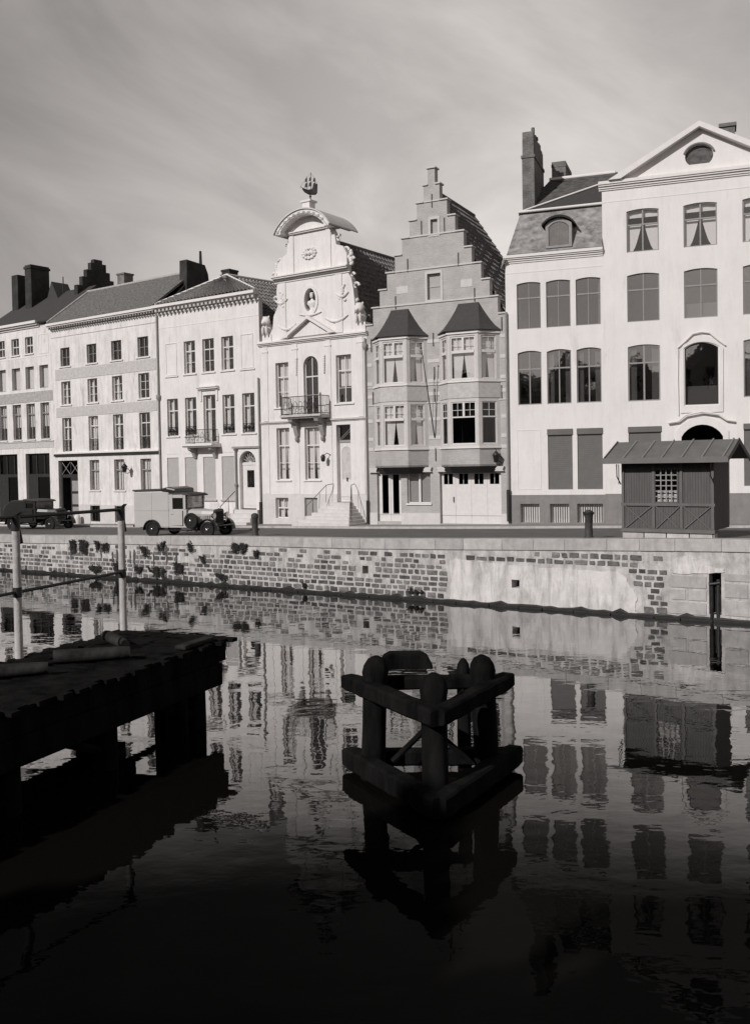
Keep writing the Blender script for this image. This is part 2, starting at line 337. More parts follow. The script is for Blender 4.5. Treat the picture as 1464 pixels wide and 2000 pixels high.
def pantiles(mb, p0, p1, p2, p3, tw=.29, tl=.36, amp=.05):
    """rows of wavy tiles over the plane eave p0-p1, ridge p3-p2"""
    P = [Vector(p) for p in (p0, p1, p2, p3)]; n = (P[1]-P[0]).cross(P[3]-P[0]).normalized()
    if n.z < 0: n = -n
    wl_ = max((P[1]-P[0]).length, (P[2]-P[3]).length); hl = ((P[3]-P[0]).length+(P[2]-P[1]).length)/2
    nx = int(wl_/tw)*5; nr = max(2, int(hl/tl)); vs = []; fs = []
    for r_ in range(nr):
        for e, (t, lift) in enumerate(((r_/nr, .05), ((r_+1.0)/nr, .0))):
            a = P[0].lerp(P[3], t); b = P[1].lerp(P[2], t)
            for k in range(nx+1):
                s_ = k/nx; ph = s_*wl_/tw*2*math.pi
                vs.append(a.lerp(b, s_)+n*(lift+.03+amp*(math.sin(ph)+.35*math.sin(2*ph))))
    for q in range(2*nr-1):
        for k in range(nx): i = q*(nx+1)+k; fs.append((i, i+1, i+nx+2, i+nx+1))
    mb.add(vs, fs)
def downpipe(parent, x, z0, z1, r=.05, y=-.09, iron_to=1.1, m='woodg', hopper=None):
    p = MB(); p.tube([(x, y, z0+iron_to), (x, y, z1)], r, 8)
    if hopper: p.lathe([(r, 0), (.12, .12), (.14, .3), (.1, .34)], (x, y, hopper), 8)
    o = p.build('downpipe', m, parent)
    if iron_to: MB().tube([(x, y, z0), (x, y, z0+iron_to)], r*1.7, 8).build('pipe_guard', 'iron', o)
def plinth(parent, m, x0, x1, z1, holes=(), notches=(), zb=-.6, th=.03):
    top = [(x1, z1)]; bot = [(x0, zb)]
    for a, c in sorted(notches): bot += [(a, zb), (a, z1-.002), (c, z1-.002), (c, zb)]
    if notches:   # openings cut right through: one strip of feet joined by a thin top line
        pass
    MB().wall(bot+[(x1, zb)]+top+[(x0, z1)], [rect(*h) for h in holes], th-.001, (0, -th)).build('plinth', m, parent)
def dashes(name, mb_fn, m, parent): b = MB(); mb_fn(b); return b.build(name, m, parent)

# ------------------------------------------------------------------ ground, water, road, quay
FAC = [(-46, 78.5), (-25.84, 63.45), (-19.90, 59.06), (-11.94, 53.17), (-5.80, 48.86), (-.27, 45.0), (5.89, 41.92), (9.83, 40.49), (16.69, 38.0), (50, 26.0)]
FZ = [1.0, 1.42, 1.58, 1.80, 1.96, 2.08, 2.18, 2.22, 2.26, 2.4]
WD = Vector((1, -.638)).normalized(); WO = Vector((-16.77, 45.85)); WNRM = Vector((-WD.y, WD.x))   # inland normal
def wtop(X):
    T = [(-60, 1.3), (-16.8, 1.80), (-11.4, 1.95), (-5.4, 2.10), (-.7, 2.17), (2.6, 2.27), (6.2, 2.39), (10.3, 2.52), (16, 2.58), (60, 2.7)]
    for (a, za), (b, zb) in zip(T, T[1:]):
        if X <= b: return za+(zb-za)*(X-a)/(b-a)
    return T[-1][1]
def wpt(s): p = WO+WD*s; return p
secs = []
for (x, y), z in zip(FAC, FZ):
    P = Vector((x, y)); s = (P-WO).dot(WD); e = wpt(s); secs.append((e, P, z))
def ipl(a, b, t): return a+(b-a)*t
fine = []
for i in range(len(secs)-1):
    for k in range(6):
        t = k/6; fine.append((secs[i][0].lerp(secs[i+1][0], t), secs[i][1].lerp(secs[i+1][1], t), ipl(secs[i][2], secs[i+1][2], t)))
fine.append(secs[-1])
def gz(X, Y):
    """height of the roadway at a plan point"""
    P = Vector((X, Y)); best = min(fine, key=lambda q: abs((q[0]-P).dot(WD))); e, f, z = best
    t = max(0, min(1, (P-e).dot(WNRM)/max(.1, (f-e).dot(WNRM)))); ze = wtop(e.x)-.03
    return ipl(ze, z-.1, t)
rv, rf, pv, pf, kv, kf = [], [], [], [], [], []
for i, (e, f, z) in enumerate(fine):
    n = WNRM; D = (f-e).dot(n); ze = wtop(e.x)-.03
    for j in range(7):
        d = .5+(D-1.7-.5)*j/6; p = e+n*d; rv.append((p.x, p.y, ipl(ze, z-.1, d/D)))
    for d, h in ((D-1.7, 0), (D-1.55, 0), (D+.6, .05)):
        p = e+n*d; zr = ipl(ze, z-.1, min(1, d/D)); (pv if d > D-1.6 else kv).append((p.x, p.y, zr+.1))
    p = e+n*(D-1.7); kv.append((p.x, p.y, ipl(ze, z-.1, (D-1.7)/D)-.05)); p = e+n*(D-1.56); kv.append((p.x, p.y, ipl(ze, z-.1, (D-1.56)/D)+.1)); 
N = len(fine)
for i in range(N-1):
    for j in range(6): rf.append((i*7+j, (i+1)*7+j, (i+1)*7+j+1, i*7+j+1))
    pf.append((i*2, i*2+2, i*2+3, i*2+1))
    kf += [(i*3, i*3+3, i*3+4, i*3+1), (i*3, i*3+3, i*3+5, i*3+2)]
tag(MB().add(rv, rf).build('road', 'road'), kind='structure')
tag(MB().add(pv, pf).build('pavement', 'pave'), kind='structure')
tag(MB().add(kv, kf).build('kerb', 'coping'), kind='structure')
# sett rows on the road: brick relief
t = M['road'].node_tree; b = t.nodes['Principled BSDF']; tcn = [n for n in t.nodes if n.type == 'TEX_COORD'][0]
mp2 = t.nodes.new('ShaderNodeMapping'); mp2.inputs['Rotation'].default_value = (0, 0, R(33)); t.links.new(tcn.outputs['Object'], mp2.inputs[0])
br = t.nodes.new('ShaderNodeTexBrick'); br.inputs['Scale'].default_value = 1; br.inputs['Brick Width'].default_value = .2; br.inputs['Row Height'].default_value = .13; br.inputs['Mortar Size'].default_value = .02
t.links.new(mp2.outputs[0], br.inputs[0]); bp = [n for n in t.nodes if n.type == 'BUMP'][0]
bp2 = t.nodes.new('ShaderNodeBump'); bp2.inputs['Distance'].default_value = .03; bp2.invert = True; t.links.new(br.outputs['Fac'], bp2.inputs['Height']); t.links.new(bp.outputs[0], bp2.inputs['Normal']); t.links.new(bp2.outputs[0], b.inputs['Normal'])
# far ground behind the houses, reaching the horizon
gA = [(e+WNRM*.45) for e, f, z in (fine[0], fine[-1])]
far = [(gA[0]-WD*900), (gA[0]-WD*900+WNRM*1500), (gA[1]+WD*900+WNRM*1500), (gA[1]+WD*900)]
tag(MB().add([(p.x, p.y, .95) for p in far], [(0, 1, 2, 3)]).build('ground', 'ground'), kind='structure')
# water
wm = bpy.data.materials.new('river_water'); wm.use_nodes = True; t = wm.node_tree; b = t.nodes['Principled BSDF']
b.inputs['Base Color'].default_value = (.006, .0055, .005, 1); b.inputs['Roughness'].default_value = .015; b.inputs['IOR'].default_value = 1.5; b.inputs['Specular IOR Level'].default_value = .5
tcn = t.nodes.new('ShaderNodeTexCoord')
def wnoise(sc_, stretch, rot, dist):
    mpn = t.nodes.new('ShaderNodeMapping'); mpn.inputs['Scale'].default_value = stretch; mpn.inputs['Rotation'].default_value = (0, 0, rot); t.links.new(tcn.outputs['Object'], mpn.inputs[0])
    n = t.nodes.new('ShaderNodeTexNoise'); n.inputs['Scale'].default_value = sc_; n.inputs['Detail'].default_value = 3; n.inputs['Roughness'].default_value = .5; t.links.new(mpn.outputs[0], n.inputs[0])
    bp = t.nodes.new('ShaderNodeBump'); bp.inputs['Distance'].default_value = dist; t.links.new(n.outputs[0], bp.inputs['Height']); return bp
lw = t.nodes.new('ShaderNodeLayerWeight'); lw.inputs['Blend'].default_value = .5
b1 = wnoise(1.5, (1, 1.4, 1), .15, .0035); b2 = wnoise(.34, (1, 1.3, 1), -.2, .0135); t.links.new(b1.outputs[0], b2.inputs['Normal']); t.links.new(b2.outputs[0], b.inputs['Normal'])
# black water body; mirror falloff steepened past real water to darken the foreground
b.inputs['Specular IOR Level'].default_value = 0; b.inputs['Roughness'].default_value = .5
gls = t.nodes.new('ShaderNodeBsdfGlossy'); gls.inputs['Roughness'].default_value = .012; t.links.new(b2.outputs[0], gls.inputs['Normal']); t.links.new(b2.outputs[0], lw.inputs['Normal'])
rr_ = t.nodes.new('ShaderNodeMapRange'); rr_.interpolation_type = 'SMOOTHSTEP'; rr_.inputs[1].default_value = .585; rr_.inputs[2].default_value = .825; rr_.inputs[3].default_value = .010; rr_.inputs[4].default_value = .70; t.links.new(lw.outputs['Facing'], rr_.inputs[0])
mxs = t.nodes.new('ShaderNodeMixShader'); t.links.new(rr_.outputs[0], mxs.inputs[0]); t.links.new(b.outputs[0], mxs.inputs[1]); t.links.new(gls.outputs[0], mxs.inputs[2]); t.links.new(mxs.outputs[0], t.nodes['Material Output'].inputs['Surface'])
wp = [(wpt(-900)+WNRM*.2), (wpt(900)+WNRM*.2)]
tag(MB().add([(wp[0].x, wp[0].y, 0), (wp[1].x, wp[1].y, 0), (wp[1].x-700, -700, 0), (wp[0].x-700, -700, 0)], [(0, 1, 2, 3)]).build('river_water', wm), kind='structure')

# quay wall
qw = empty('quay_wall', (WO.x, WO.y, 0), math.atan2(WD.y, WD.x), 'long rubble stone quay wall with bright mortar and a cement patch above the water', 'quay wall')
def WX(s): return WO.x+WD.x*s
S0, S1 = -26, 52
HOLES = [(19.4, .26, .30, .86), (25.5, .29, .28, .67)]       # drain outlets (s, w, h, z)
NICHE = (31.86, 32.22, .22, 1.6)
outer = [(S0, -1.2), (S1, -1.2)]+[(s, wtop(WX(s))-.38) for s in range(S1, S0-1, -2)]
hol = [rect(s-w/2, s+w/2, z, z+h) for s, w, h, z in HOLES]+[rect(NICHE[0], NICHE[1], NICHE[2], NICHE[3])]
MB().wall(outer, hol, .45).build('wall_core', 'mortar', qw)
MB().box(S0, S1, .46, .6, -1.2, 1.0).build('wall_backing', 'algae', qw)
cp = MB(); s = S0
while s < S1:
    l = random.uniform(1.0, 1.5); e = min(S1, s+l-.005); a, bq = wtop(WX(s)), wtop(WX(e)); j = random.uniform(-.006, .006)
    cp.add([(s, -.05+j, a-.38), (e, -.05+j, bq-.38), (e, .52, bq-.38), (s, .52, a-.38), (s, -.05+j, a), (e, -.05+j, bq), (e, .52, bq), (s, .52, a)],
           [(0,3,2,1),(4,5,6,7),(0,1,5,4),(1,2,6,5),(2,3,7,6),(3,0,4,7)]); s += l
cp.build('coping', 'coping', qw, bevel=.015)
# cement patch outline (s,z)
PATCH = [(22.98, .10), (29.62, .10), (29.60, .35), (29.66, .68), (29.42, .98), (29.3, 1.2), (29.0, 1.38), (28.2, 1.36), (27.2, 1.40), (26.2, 1.40), (25.2, 1.44), (24.2, 1.50), (23.3, 1.56), (23.0, 1.5), (23.02, .8)]
PATCH2 = [(30.75, 1.52), (30.7, 1.75), (30.95, 1.95), (31.3, 1.98), (31.5, 1.82), (31.75, 1.66), (32.3, 1.62), (32.3, 1.5), (31.4, 1.44), (30.8, 1.42)]
def inpoly(x, z, P):
    c = False
    for i in range(len(P)):
        (x1, z1), (x2, z2) = P[i-1], P[i]
        if (z1 > z) != (z2 > z) and x < (x2-x1)*(z-z1)/(z2-z1)+x1: c = not c
    return c
def rag(P, k=4, j=.03):
    o = []
    for i in range(len(P)):
        a, b_ = P[i], P[(i+1) % len(P)]
        for q in range(k): t_ = q/k; o.append((ipl(a[0], b_[0], t_)+random.uniform(-j, j), ipl(a[1], b_[1], t_)+random.uniform(-j, j)*.6))
    return o
MB().wall(rag(PATCH), [rect(25.5-.145, 25.5+.145, .67, .95)], .030, (0, -.028)).build('cement_patch', 'patch', qw)
MB().wall(rag(PATCH2), [], .030, (0, -.028)).build('cement_patch', 'patch', qw)
st = MB(); z = .12
def stone(s0, s1, z0, z1, th):
    c = min(s1-s0, z1-z0)*.30; j = lambda: random.uniform(0, c)
    P = [(s0+j(), z0+j()*.3), (s1-j(), z0+j()*.3), (s1-j()*.3, z0+j()), (s1-j()*.3, z1-j()), (s1-j(), z1-j()*.3), (s0+j(), z1-j()*.3), (s0+j()*.3, z1-j()), (s0+j()*.3, z0+j())]
    n = len(P); cx = (s0+s1)/2; cz = (z0+z1)/2
    Q = [(cx+(a-cx)*.86, cz+(b_-cz)*.86) for a, b_ in P]
    vs = [(a, .004, b_) for a, b_ in P]+[(a, -th, b_) for a, b_ in Q]; st.add(vs, [(i, (i+1) % n, (i+1) % n+n, i+n) for i in range(n)]+[tuple(range(n, 2*n))])
while z < 1.98:
    h = random.choice((.19, .21, .23, .25)); s = S0+random.uniform(0, .3)
    while s < S1:
        l = random.uniform(.24, .42) if random.random() < .85 else random.uniform(.42, .56); zt = z+h-.04+random.uniform(-.02, .01); e = s+l-.042; top = wtop(WX(s))-.42; sm = (s+e)/2; zm = (z+zt)/2
        skip = zt > top or any(inpoly(a, c_, P) for P in (PATCH, PATCH2) for a in (s, sm, e) for c_ in (z, zm, zt))
        skip = skip or any(abs(sm-hs) < hw_/2+l/2+.02 and z-.03 < hz+hh and zt+.03 > hz for hs, hw_, hh, hz in HOLES) or (e > NICHE[0]-.1 and s < NICHE[1]+.1)
        band = zt > top-.42
        if band and (sm < 23.0 or sm > 29.8) and random.random() < .38: skip = True     # plastered band under the coping
        if sm < 12 and random.random() < .12: skip = True
        if 30.55 < sm < 34.2: skip = True
        if random.random() < .02: skip = True
        if not skip: stone(s, e, z+random.uniform(-.01, .01), zt+random.uniform(-.01, .01), random.uniform(.012, .03))
        s += l
    z += h
st.build('stones', 'stone', qw)
# dressed blocks round the mooring niche, at the right
db = MB()
for (a, b_, c_, d_) in ((30.7, 31.8, .98, 1.38), (30.72, 31.18, .6, .94), (31.24, 31.8, .6, .94), (30.6, 31.8, .16, .56), (32.3, 33.3, .2, .7), (32.3, 33.0, .75, 1.2), (33.1, 34.1, .75, 1.2), (32.3, 33.6, 1.25, 1.5)):
    db.box(a+.015, b_-.015, -.025, .004, c_+.012, d_-.012)
db.build('dressed_blocks', 'coping', qw, bevel=.012)
# tide band of black algae just over the water
ab = MB(); vs = []; fs = []; n = 300
for i in range(n+1):
    s = S0+(S1-S0)*i/n; h = .10+.05*random.random()+(.08 if random.random() < .12 else 0)
    vs += [(s, -.045, -.3), (s, -.045, h*.6), (s, -.033, h)]
for i in range(n): fs += [(3*i, 3*i+3, 3*i+4, 3*i+1), (3*i+1, 3*i+4, 3*i+5, 3*i+2)]
ab.add(vs, fs); ab.build('tide_line', 'algae', qw)
# stones of the low footing ledge
fl = MB(); s = S0
while s < S1:
    l = random.uniform(.8, 1.4); fl.box(s, s+l-.02, -.10-random.random()*.03, .0, -.4, .045+random.random()*.03); s += l
fl.build('footing', 'algae', qw, bevel=.01)
for hs, hw_, hh, hz in HOLES: pass
# mooring fender posts in the niche
nf = empty('mooring_fender', (WO.x+WD.x*32.04, WO.y+WD.y*32.04, 0), math.atan2(WD.y, WD.x), 'iron and timber mooring fender standing in the quay wall recess', 'fender')
MB().tube([(-.1, .0, -.3), (-.09, -.04, .6), (-.10, -.02, 1.1)], .055, 8).build('timber_post', 'timber_w', nf)
MB().tube([(.09, .02, -.3), (.08, .0, .6), (.09, .02, 1.3)], .06, 8).tube([(-.17, -.07, 1.14), (.15, -.04, 1.2)], .05, 8).build('iron_post', 'iron', nf)
# ------------------------------------------------------------------ weeds hanging on the wall
def weed(s, z, w, h, label, n=420):
    m = MB(); strands = []
    for _ in range(max(3, int(w/.07))): x0 = random.uniform(-.5, .5)*w; strands.append((x0, random.uniform(-.06, .08), h*random.uniform(.45, 1.05)*(1-.5*abs(x0)/w), random.gauss(0, .12)))
    for _ in range(int(n*w*h/.25)+40):
        x0, top, ln, lean = random.choice(strands); t_ = random.random()**.8
        a = x0*(1-.3*t_)+lean*t_*h+random.gauss(0, .028+.03*(1-t_)); b_ = top-ln*t_+random.gauss(0, .02); y = -.05-random.random()*.09*(1-.5*t_); l = random.uniform(.018, .05)*(1.15-.4*t_)
        q = random.uniform(0, 6.28); u = Vector((math.cos(q), random.uniform(-.5, .5), math.sin(q))).normalized(); v = u.cross(Vector((random.uniform(-.4, .4), 1, random.uniform(-.4, .4)))).normalized()
        c = Vector((a, y, b_)); m.add([c-u*l, c+v*l*.5, c+u*l, c-v*l*.5], [(0, 1, 2, 3)])
    for _ in range(3): m.tube([(random.gauss(0, w*.12), -.03, .02), (random.gauss(0, w*.2), -.07, -h*.5), (random.gauss(0, w*.2), -.06, -h*.85)], .012, 5)
    p = WO+WD*s; o = m.build('hanging_weed', 'weed', None, (p.x, p.y, z), math.atan2(WD.y, WD.x)); tag(o, label, 'plant', 'weeds hanging on the quay wall')

# ------------------------------------------------------------------ house helper
def house(A, B, z0, name, label):
    A = Vector(A); B = Vector(B); d = (B-A).normalized(); L = (B-A).length
    o = empty(name, (A.x, A.y, z0), math.atan2(d.y, d.x), label, 'house'); return o, L
#HOUSES
# ================================================================== house 1: far left, dark openings below
h1, L = house((-25.84, 63.45), (-19.90, 59.06), 1.5, 'town_house', 'white house cut by the left edge, with black stepped gable above its roof')
cols = [1.9, 3.5, 5.0, 6.5]
hol = []
for c in cols: hol += [rect(c-.46, c+.46, 8.6, 10.03), rect(c-.46, c+.46, 5.4, 7.68)]
for c in cols[:3]: hol.append(rect(c-.42, c+.42, 10.85, 11.92))
hol.append(rect(4.3, 6.86, .05, 4.5)); hol.append(rect(1.0, 3.4, .05, 4.5))
MB().wall([(0, -.8), (L, -.8), (L, 11.95), (7.1, 12.35), (6.6, 12.6), (6.0, 12.66), (0, 12.66)], hol, .3).build('wall', 'white_b', h1)
body(h1, L, 7.5, 12.5, 'brick_d')
for c in cols:
    window(h1, c, 8.6, .92, 1.43, 'woodg', curtain='blind', trans=(), mull=0); window(h1, c, 5.4, .92, 2.28, 'woodg', curtain='half_top', trans=(.72,), sill=.06)
for c in cols[:3]: window(h1, c, 10.85, .84, 1.07, 'woodw', trans=(.5,), sill=.08)
MB().wall(rect(6.02, 7.08, 10.75, 11.98), [rect(6.07, 7.03, 10.8, 11.93)], .02, (0, -.018)).build('blind_panel', 'trim', h1)
b = MB(); b.box(0, L-.02, -.025, .0, 7.78, 8.42); b.build('render_band', 'band', h1)
b = MB(); b.box(0, L-.02, -.02, .0, 4.85, 5.22); b.box(0, L-.02, -.06, .0, 5.23, 5.29); b.build('render_band', 'band_l', h1)
b = MB(); cornice(b, -.1, 6.2, 12.45, [(.08, .12), (.22, .1), (.34, .16)]); b.build('cornice', 'trim', h1)
MB().box(0, L, -.012, 0, 10.6, 10.66).build('string_course', 'trim', h1)
def shopfront(x0, x1):
    f = MB().wall(rect(x0, x1, .05, 4.5), [rect(x0+.1, x0+.85, 3.2, 4.4), rect(x0+.95, x0+1.7, 3.2, 4.4), rect(x0+1.8, x1-.1, 3.2, 4.4), rect(x0+1.0, x1-.1, .12, 3.0)], .06, (0, .2))
    w_ = f.build('shop_door', 'woodd', h1); MB().box(x0+.05, x1-.05, .24, .25, .1, 4.45).build('window_pane', 'glass_d', w_)
shopfront(4.3, 6.86); shopfront(1.0, 3.4)
r_ = MB(); slab(r_, (0, -.25, 12.72), (L, -.25, 12.72), (L, 3.5, 15.4), (0, 3.5, 15.4)); slab(r_, (0, 7.4, 12.5), (L, 7.4, 12.5), (L, 3.5, 15.4), (0, 3.5, 15.4)); r_.build('roof', 'slate_s', h1)
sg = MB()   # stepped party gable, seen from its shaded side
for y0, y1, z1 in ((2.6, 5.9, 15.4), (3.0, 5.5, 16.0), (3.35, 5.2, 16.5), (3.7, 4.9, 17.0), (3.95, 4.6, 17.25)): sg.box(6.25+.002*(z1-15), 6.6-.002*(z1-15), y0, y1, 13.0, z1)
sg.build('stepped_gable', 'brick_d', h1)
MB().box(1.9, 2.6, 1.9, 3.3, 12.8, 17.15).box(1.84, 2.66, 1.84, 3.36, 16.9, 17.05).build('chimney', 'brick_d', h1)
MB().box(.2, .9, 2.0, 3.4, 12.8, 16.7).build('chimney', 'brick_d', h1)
MB().box(4.2, 4.25, 3.2, 3.25, 14.5, 16.3).prism([(3.2, 14.6), (4.6, 14.6), (3.8, 15.95)], 2.6, 3.9).build('roof_ridge_cap', 'slate_s', h1)

# ================================================================== house 2: four bays, grey bands
h2, L = house((-19.90, 59.06), (-11.94, 53.17), 1.7, 'town_house', 'cream four storey house with four window columns and two grey bands')
cx = [1.33, 3.92, 6.22, 8.57]; hol = []
for c in cx: hol += [rect(c-.46, c+.46, 9.57, 10.71), rect(c-.46, c+.46, 7.22, 8.65), rect(c-.46, c+.46, 4.34, 6.42)]
for c in cx[1:]: hol += [rect(c-.46, c+.46, 1.98, 3.79), rect(c-.46, c+.46, .1, 1.06)]
hol.append(rect(.36, 2.3, .06, 3.8))
MB().wall([(0, -.8), (L, -.8), (L, 12.05), (0, 12.05)], hol, .3).build('wall', 'white_b', h2)
body(h2, L, 7.0, 12.1, 'brick_d', (2.8, 14.45))
ct = ['half_low', None, None, None]
for i, c in enumerate(cx):
    window(h2, c, 9.57, .92, 1.14, 'woodg', trans=(), bars=(.5,), sill=.14, y=.14)
    window(h2, c, 7.22, .92, 1.43, 'woodw', trans=(), bars=(.36, .68), sill=.14, curtain=('sides', 'sides', 'left', None)[i], y=.14)
    W = window(h2, c, 4.34, .92, 2.08, 'woodw', trans=(.72,), bars=(.36,), curtain=('sides', 'nearly', 'sides', None)[i], y=.14)
    g = MB(); g.tube([(-.44, -.1, .72), (.44, -.1, .72)], .012, 6); g.tube([(-.44, -.1, .1), (.44, -.1, .1)], .012, 6)
    for k in range(9): xx = -.4+.1*k; g.tube([(xx, -.1, .1), (xx, -.1, .72)], .008, 5)
    for k in range(4): g.tube([(-.32+.2*k+.09*math.cos(q*.7), -.1, .42+.14*math.sin(q*.7)) for q in range(10)], .008, 5)
    g.build('window_guard', 'iron', W)
for i, c in enumerate(cx[1:]):
    window(h2, c, 1.98, .92, 1.81, 'woodg', trans=(.66,), curtain='full', sill=.1)
    b = window(h2, c, .1, .92, .96, 'woodd', glass='glass_d', trans=(), mull=2)
b = MB()   # rounded-end bands of pebble render
for z0, z1 in ((8.76, 9.42), (6.47, 7.06)): b.box(.32, 9.66, -.022, 0, z0, z1)
b.build('render_band', 'band_l', h2, bevel=.02)
b = MB(); b.box(.05, L-.05, -.16, 0, 4.2, 4.28); b.build('ledge', 'trim', h2)
MB().box(.05, L-.05, -.10, 0, 4.06, 4.197).build('ledge_moulding', 'woodd', h2)
plinth(h2, 'pale', 2.35, L-.03, 1.12, notches=[(c-.46, c+.46) for c in cx[1:]])
MB().box(0, L, -.012, 0, 11.38, 11.42).build('string_course', 'band', h2)
b = MB(); cornice(b, -.02, L-.02, 11.82, [(.06, .08)]); cornice(b, -.02, L-.02, 12.02, [(.34, .08), (.42, .14)]); b.build('cornice', 'trim', h2)
b = MB(); k = 0
while .1+k*.235 < L-.1: b.box(.1+k*.235, .1+k*.235+.1, -.3, -.002, 11.90, 12.018); k += 1
b.build('dentils', 'woodg', h2)
r_ = MB(); slab(r_, (0, -.35, 12.30), (L-.1, -.35, 12.30), (L-.1, 2.8, 14.62), (0, 2.8, 14.62)); slab(r_, (0, 7.2, 12.1), (L-.1, 7.2, 12.1), (L-.1, 2.8, 14.62), (0, 2.8, 14.62)); r_.build('roof', 'tile_d', h2)
MB().tube([(0, 2.8, 14.66), (L-.1, 2.8, 14.66)], .09, 8).tube([(.02, -.3, 12.36), (.02, 2.8, 14.66)], .07, 8).build('ridge_tiles', 'band', h2)
MB().box(2.85, 3.5, 2.9, 3.6, 13.8, 15.35).box(2.8, 3.55, 2.85, 3.65, 15.35, 15.45).build('chimney', 'brick_g', h2)
# carved door, half open on the dark hall
dr = MB().wall(rect(.36, 2.3, .06, 3.8), [rect(.48, 1.3, 2.95, 3.7), rect(1.38, 2.2, 2.95, 3.7), rect(.48, 1.3, .1, 2.75)], .08, (0, .2)).build('door', 'woodd', h2)
b = MB()
for x0 in (.48, 1.38): b.tube([(x0, .19, 2.95), (x0+.82, .19, 3.7)], .02, 5); b.tube([(x0, .19, 3.7), (x0+.82, .19, 2.95)], .02, 5)
b.build('door_tracery', 'woodg', dr)
b = MB()
for z_ in (.3, 1.1, 1.9): b.box(1.45, 2.1, .17, .199, z_, z_+.65)
b.build('door_panel', 'woodg', dr, bevel=.02)
MB().box(.36, 2.3, -.25, .2, -.3, .05).build('doorstep', 'coping', h2)
downpipe(h2, L-.02, .1, 11.9, .045, hopper=7.0)
# wall lantern on its bracket
ln = empty('wall_lantern', (-19.90+.803*6.75+.0, 59.06-.594*6.75-.0, 1.7), math.atan2(-.594, .803), 'small dark wall lantern on a scrolled bracket, on the cream house left of the van', 'lantern', 'street lanterns on wall brackets')
def lantern(root, zc, out=.55, flip=1):
    b = MB(); b.tube([(0, -.01, zc), (.25*flip, -.05-out*.3, zc+.1), (.5*flip, -out*.8, zc+.05)], .022, 6); b.tube([(0, -.01, zc-.25), (.2*flip, -.2, zc-.16), (.42*flip, -out*.7, zc+.02)], .018, 6); b.build('bracket', 'iron', root)
    l = MB(); l.lathe([(.03, -.22), (.10, -.2), (.16, .08), (.19, .1), (.08, .24), (.02, .3), (.03, .36)], (.52*flip, -out*.82, zc), 6); l.build('lamp_head', 'iron', root)
lantern(ln, 3.25)
# ================================================================== house 3
h3, L = house((-11.94, 53.17), (-5.80, 48.86), 1.9, 'town_house', 'white town house behind the van with modillioned cornice, small iron balcony and closed pale shutters')
cx = [1.0, 2.42, 3.84, 5.24, 6.65]; gx = [.93, 2.33, 3.74, 5.12]; hol = []
for i in (1, 2, 3): hol.append(rect(cx[i]-.43, cx[i]+.43, 8.15, 9.93))
for i in (0, 1, 3, 4): hol.append(rect(cx[i]-.43, cx[i]+.43, 4.79, 6.86))
hol.append(rect(cx[2]-.45, cx[2]+.45, 4.38, 6.92))
for c in gx: hol.append(rect(c-.46, c+.46, 1.3, 3.8))
hol.append(arch(6.0, 7.1, .05, 3.85, .55))
MB().wall([(0, -.8), (L, -.8), (L, 11.7), (0, 11.7)], hol, .3).build('wall', 'white', h3)
body(h3, L, 7.5, 10.2, 'white')
for i in (1, 2, 3): window(h3, cx[i], 8.15, .86, 1.78, 'woodw', trans=(.69,), bars=(.35,), sill=.1, y=.13, curtain='sides' if i != 2 else None)
for i in (0, 4):
    MB().wall(rect(cx[i]-.43, cx[i]+.43, 8.15, 9.93), [rect(cx[i]-.39, cx[i]+.39, 8.19, 9.89)], .03, (0, -.028)).box(cx[i]-.52, cx[i]+.52, -.06, 0, 8.05, 8.12).build('blind_window', 'white', h3)
for i in (0, 1, 3, 4):
    W = window(h3, cx[i], 4.79, .86, 2.07, 'woodw', trans=(.68,), sill=.12, y=.13, curtain='sides')
    g = MB(); g.tube([(-.42, -.12, .5), (.42, -.12, .5)], .014, 6); g.tube([(-.42, -.12, .06), (.42, -.12, .06)], .014, 6)
    for k in range(12): g.tube([(-.4+.073*k, -.12, .06), (-.4+.073*k, -.12, .5)], .01, 5)
    for k in range(3): g.lathe([(.02, -.1), (.1, -.02), (.1, .02), (.02, .1)], (-.26+.26*k, -.12, .3), 8)
    g.build('window_guard', 'iron', W)
window(h3, cx[2], 4.38, .9, 2.54, 'woodw', trans=(.7,), y=.13, curtain='sides')
b = MB(); cornice(b, cx[2]-.76, cx[2]+.76, 7.17, [(.10, .07), (.2, .08), (.26, .05)]); b.box(cx[2]-.66, cx[2]-.54, -.06, 0, 6.6, 7.168); b.box(cx[2]+.54, cx[2]+.66, -.06, 0, 6.6, 7.168); b.build('lintel', 'trim', h3)
bal = MB(); cornice(bal, 2.35, 4.95-.3, 4.12, [(.62, .07), (.72, .12)]); bal = bal.build('balcony', 'trim', h3)
b = MB(); x0, x1, yb = 2.62, 4.42, -.62
for zz in (4.36, 5.05): b.tube([(x0, -.02, zz), (x0, yb, zz), (x1, yb, zz), (x1, -.02, zz)], .016, 6)
for k in range(19): xx = x0+(x1-x0)*k/18; b.tube([(xx, yb, 4.36), (xx, yb, 5.05)], .009, 5)
for k in range(5):
    for xx in (x0, x1): b.tube([(xx, -.1-.1*k, 4.36), (xx, -.1-.1*k, 5.05)], .009, 5)
for k in range(5): b.tube([(x0+.18+.36*k+.13*math.cos(q*.7), yb-.01, 4.7+.2*math.sin(q*.7)) for q in range(10)], .01, 5)
b.build('railing', 'iron', bal)
for xx in (2.75, 4.28):
    b = MB(); b.prism([(0, 4.12), (-.55, 4.12), (-.5, 3.98), (-.25, 3.85), (-.12, 3.55), (0, 3.5)], xx-.1, xx+.1, ax='x'); b.build('corbel', 'woodg', bal)
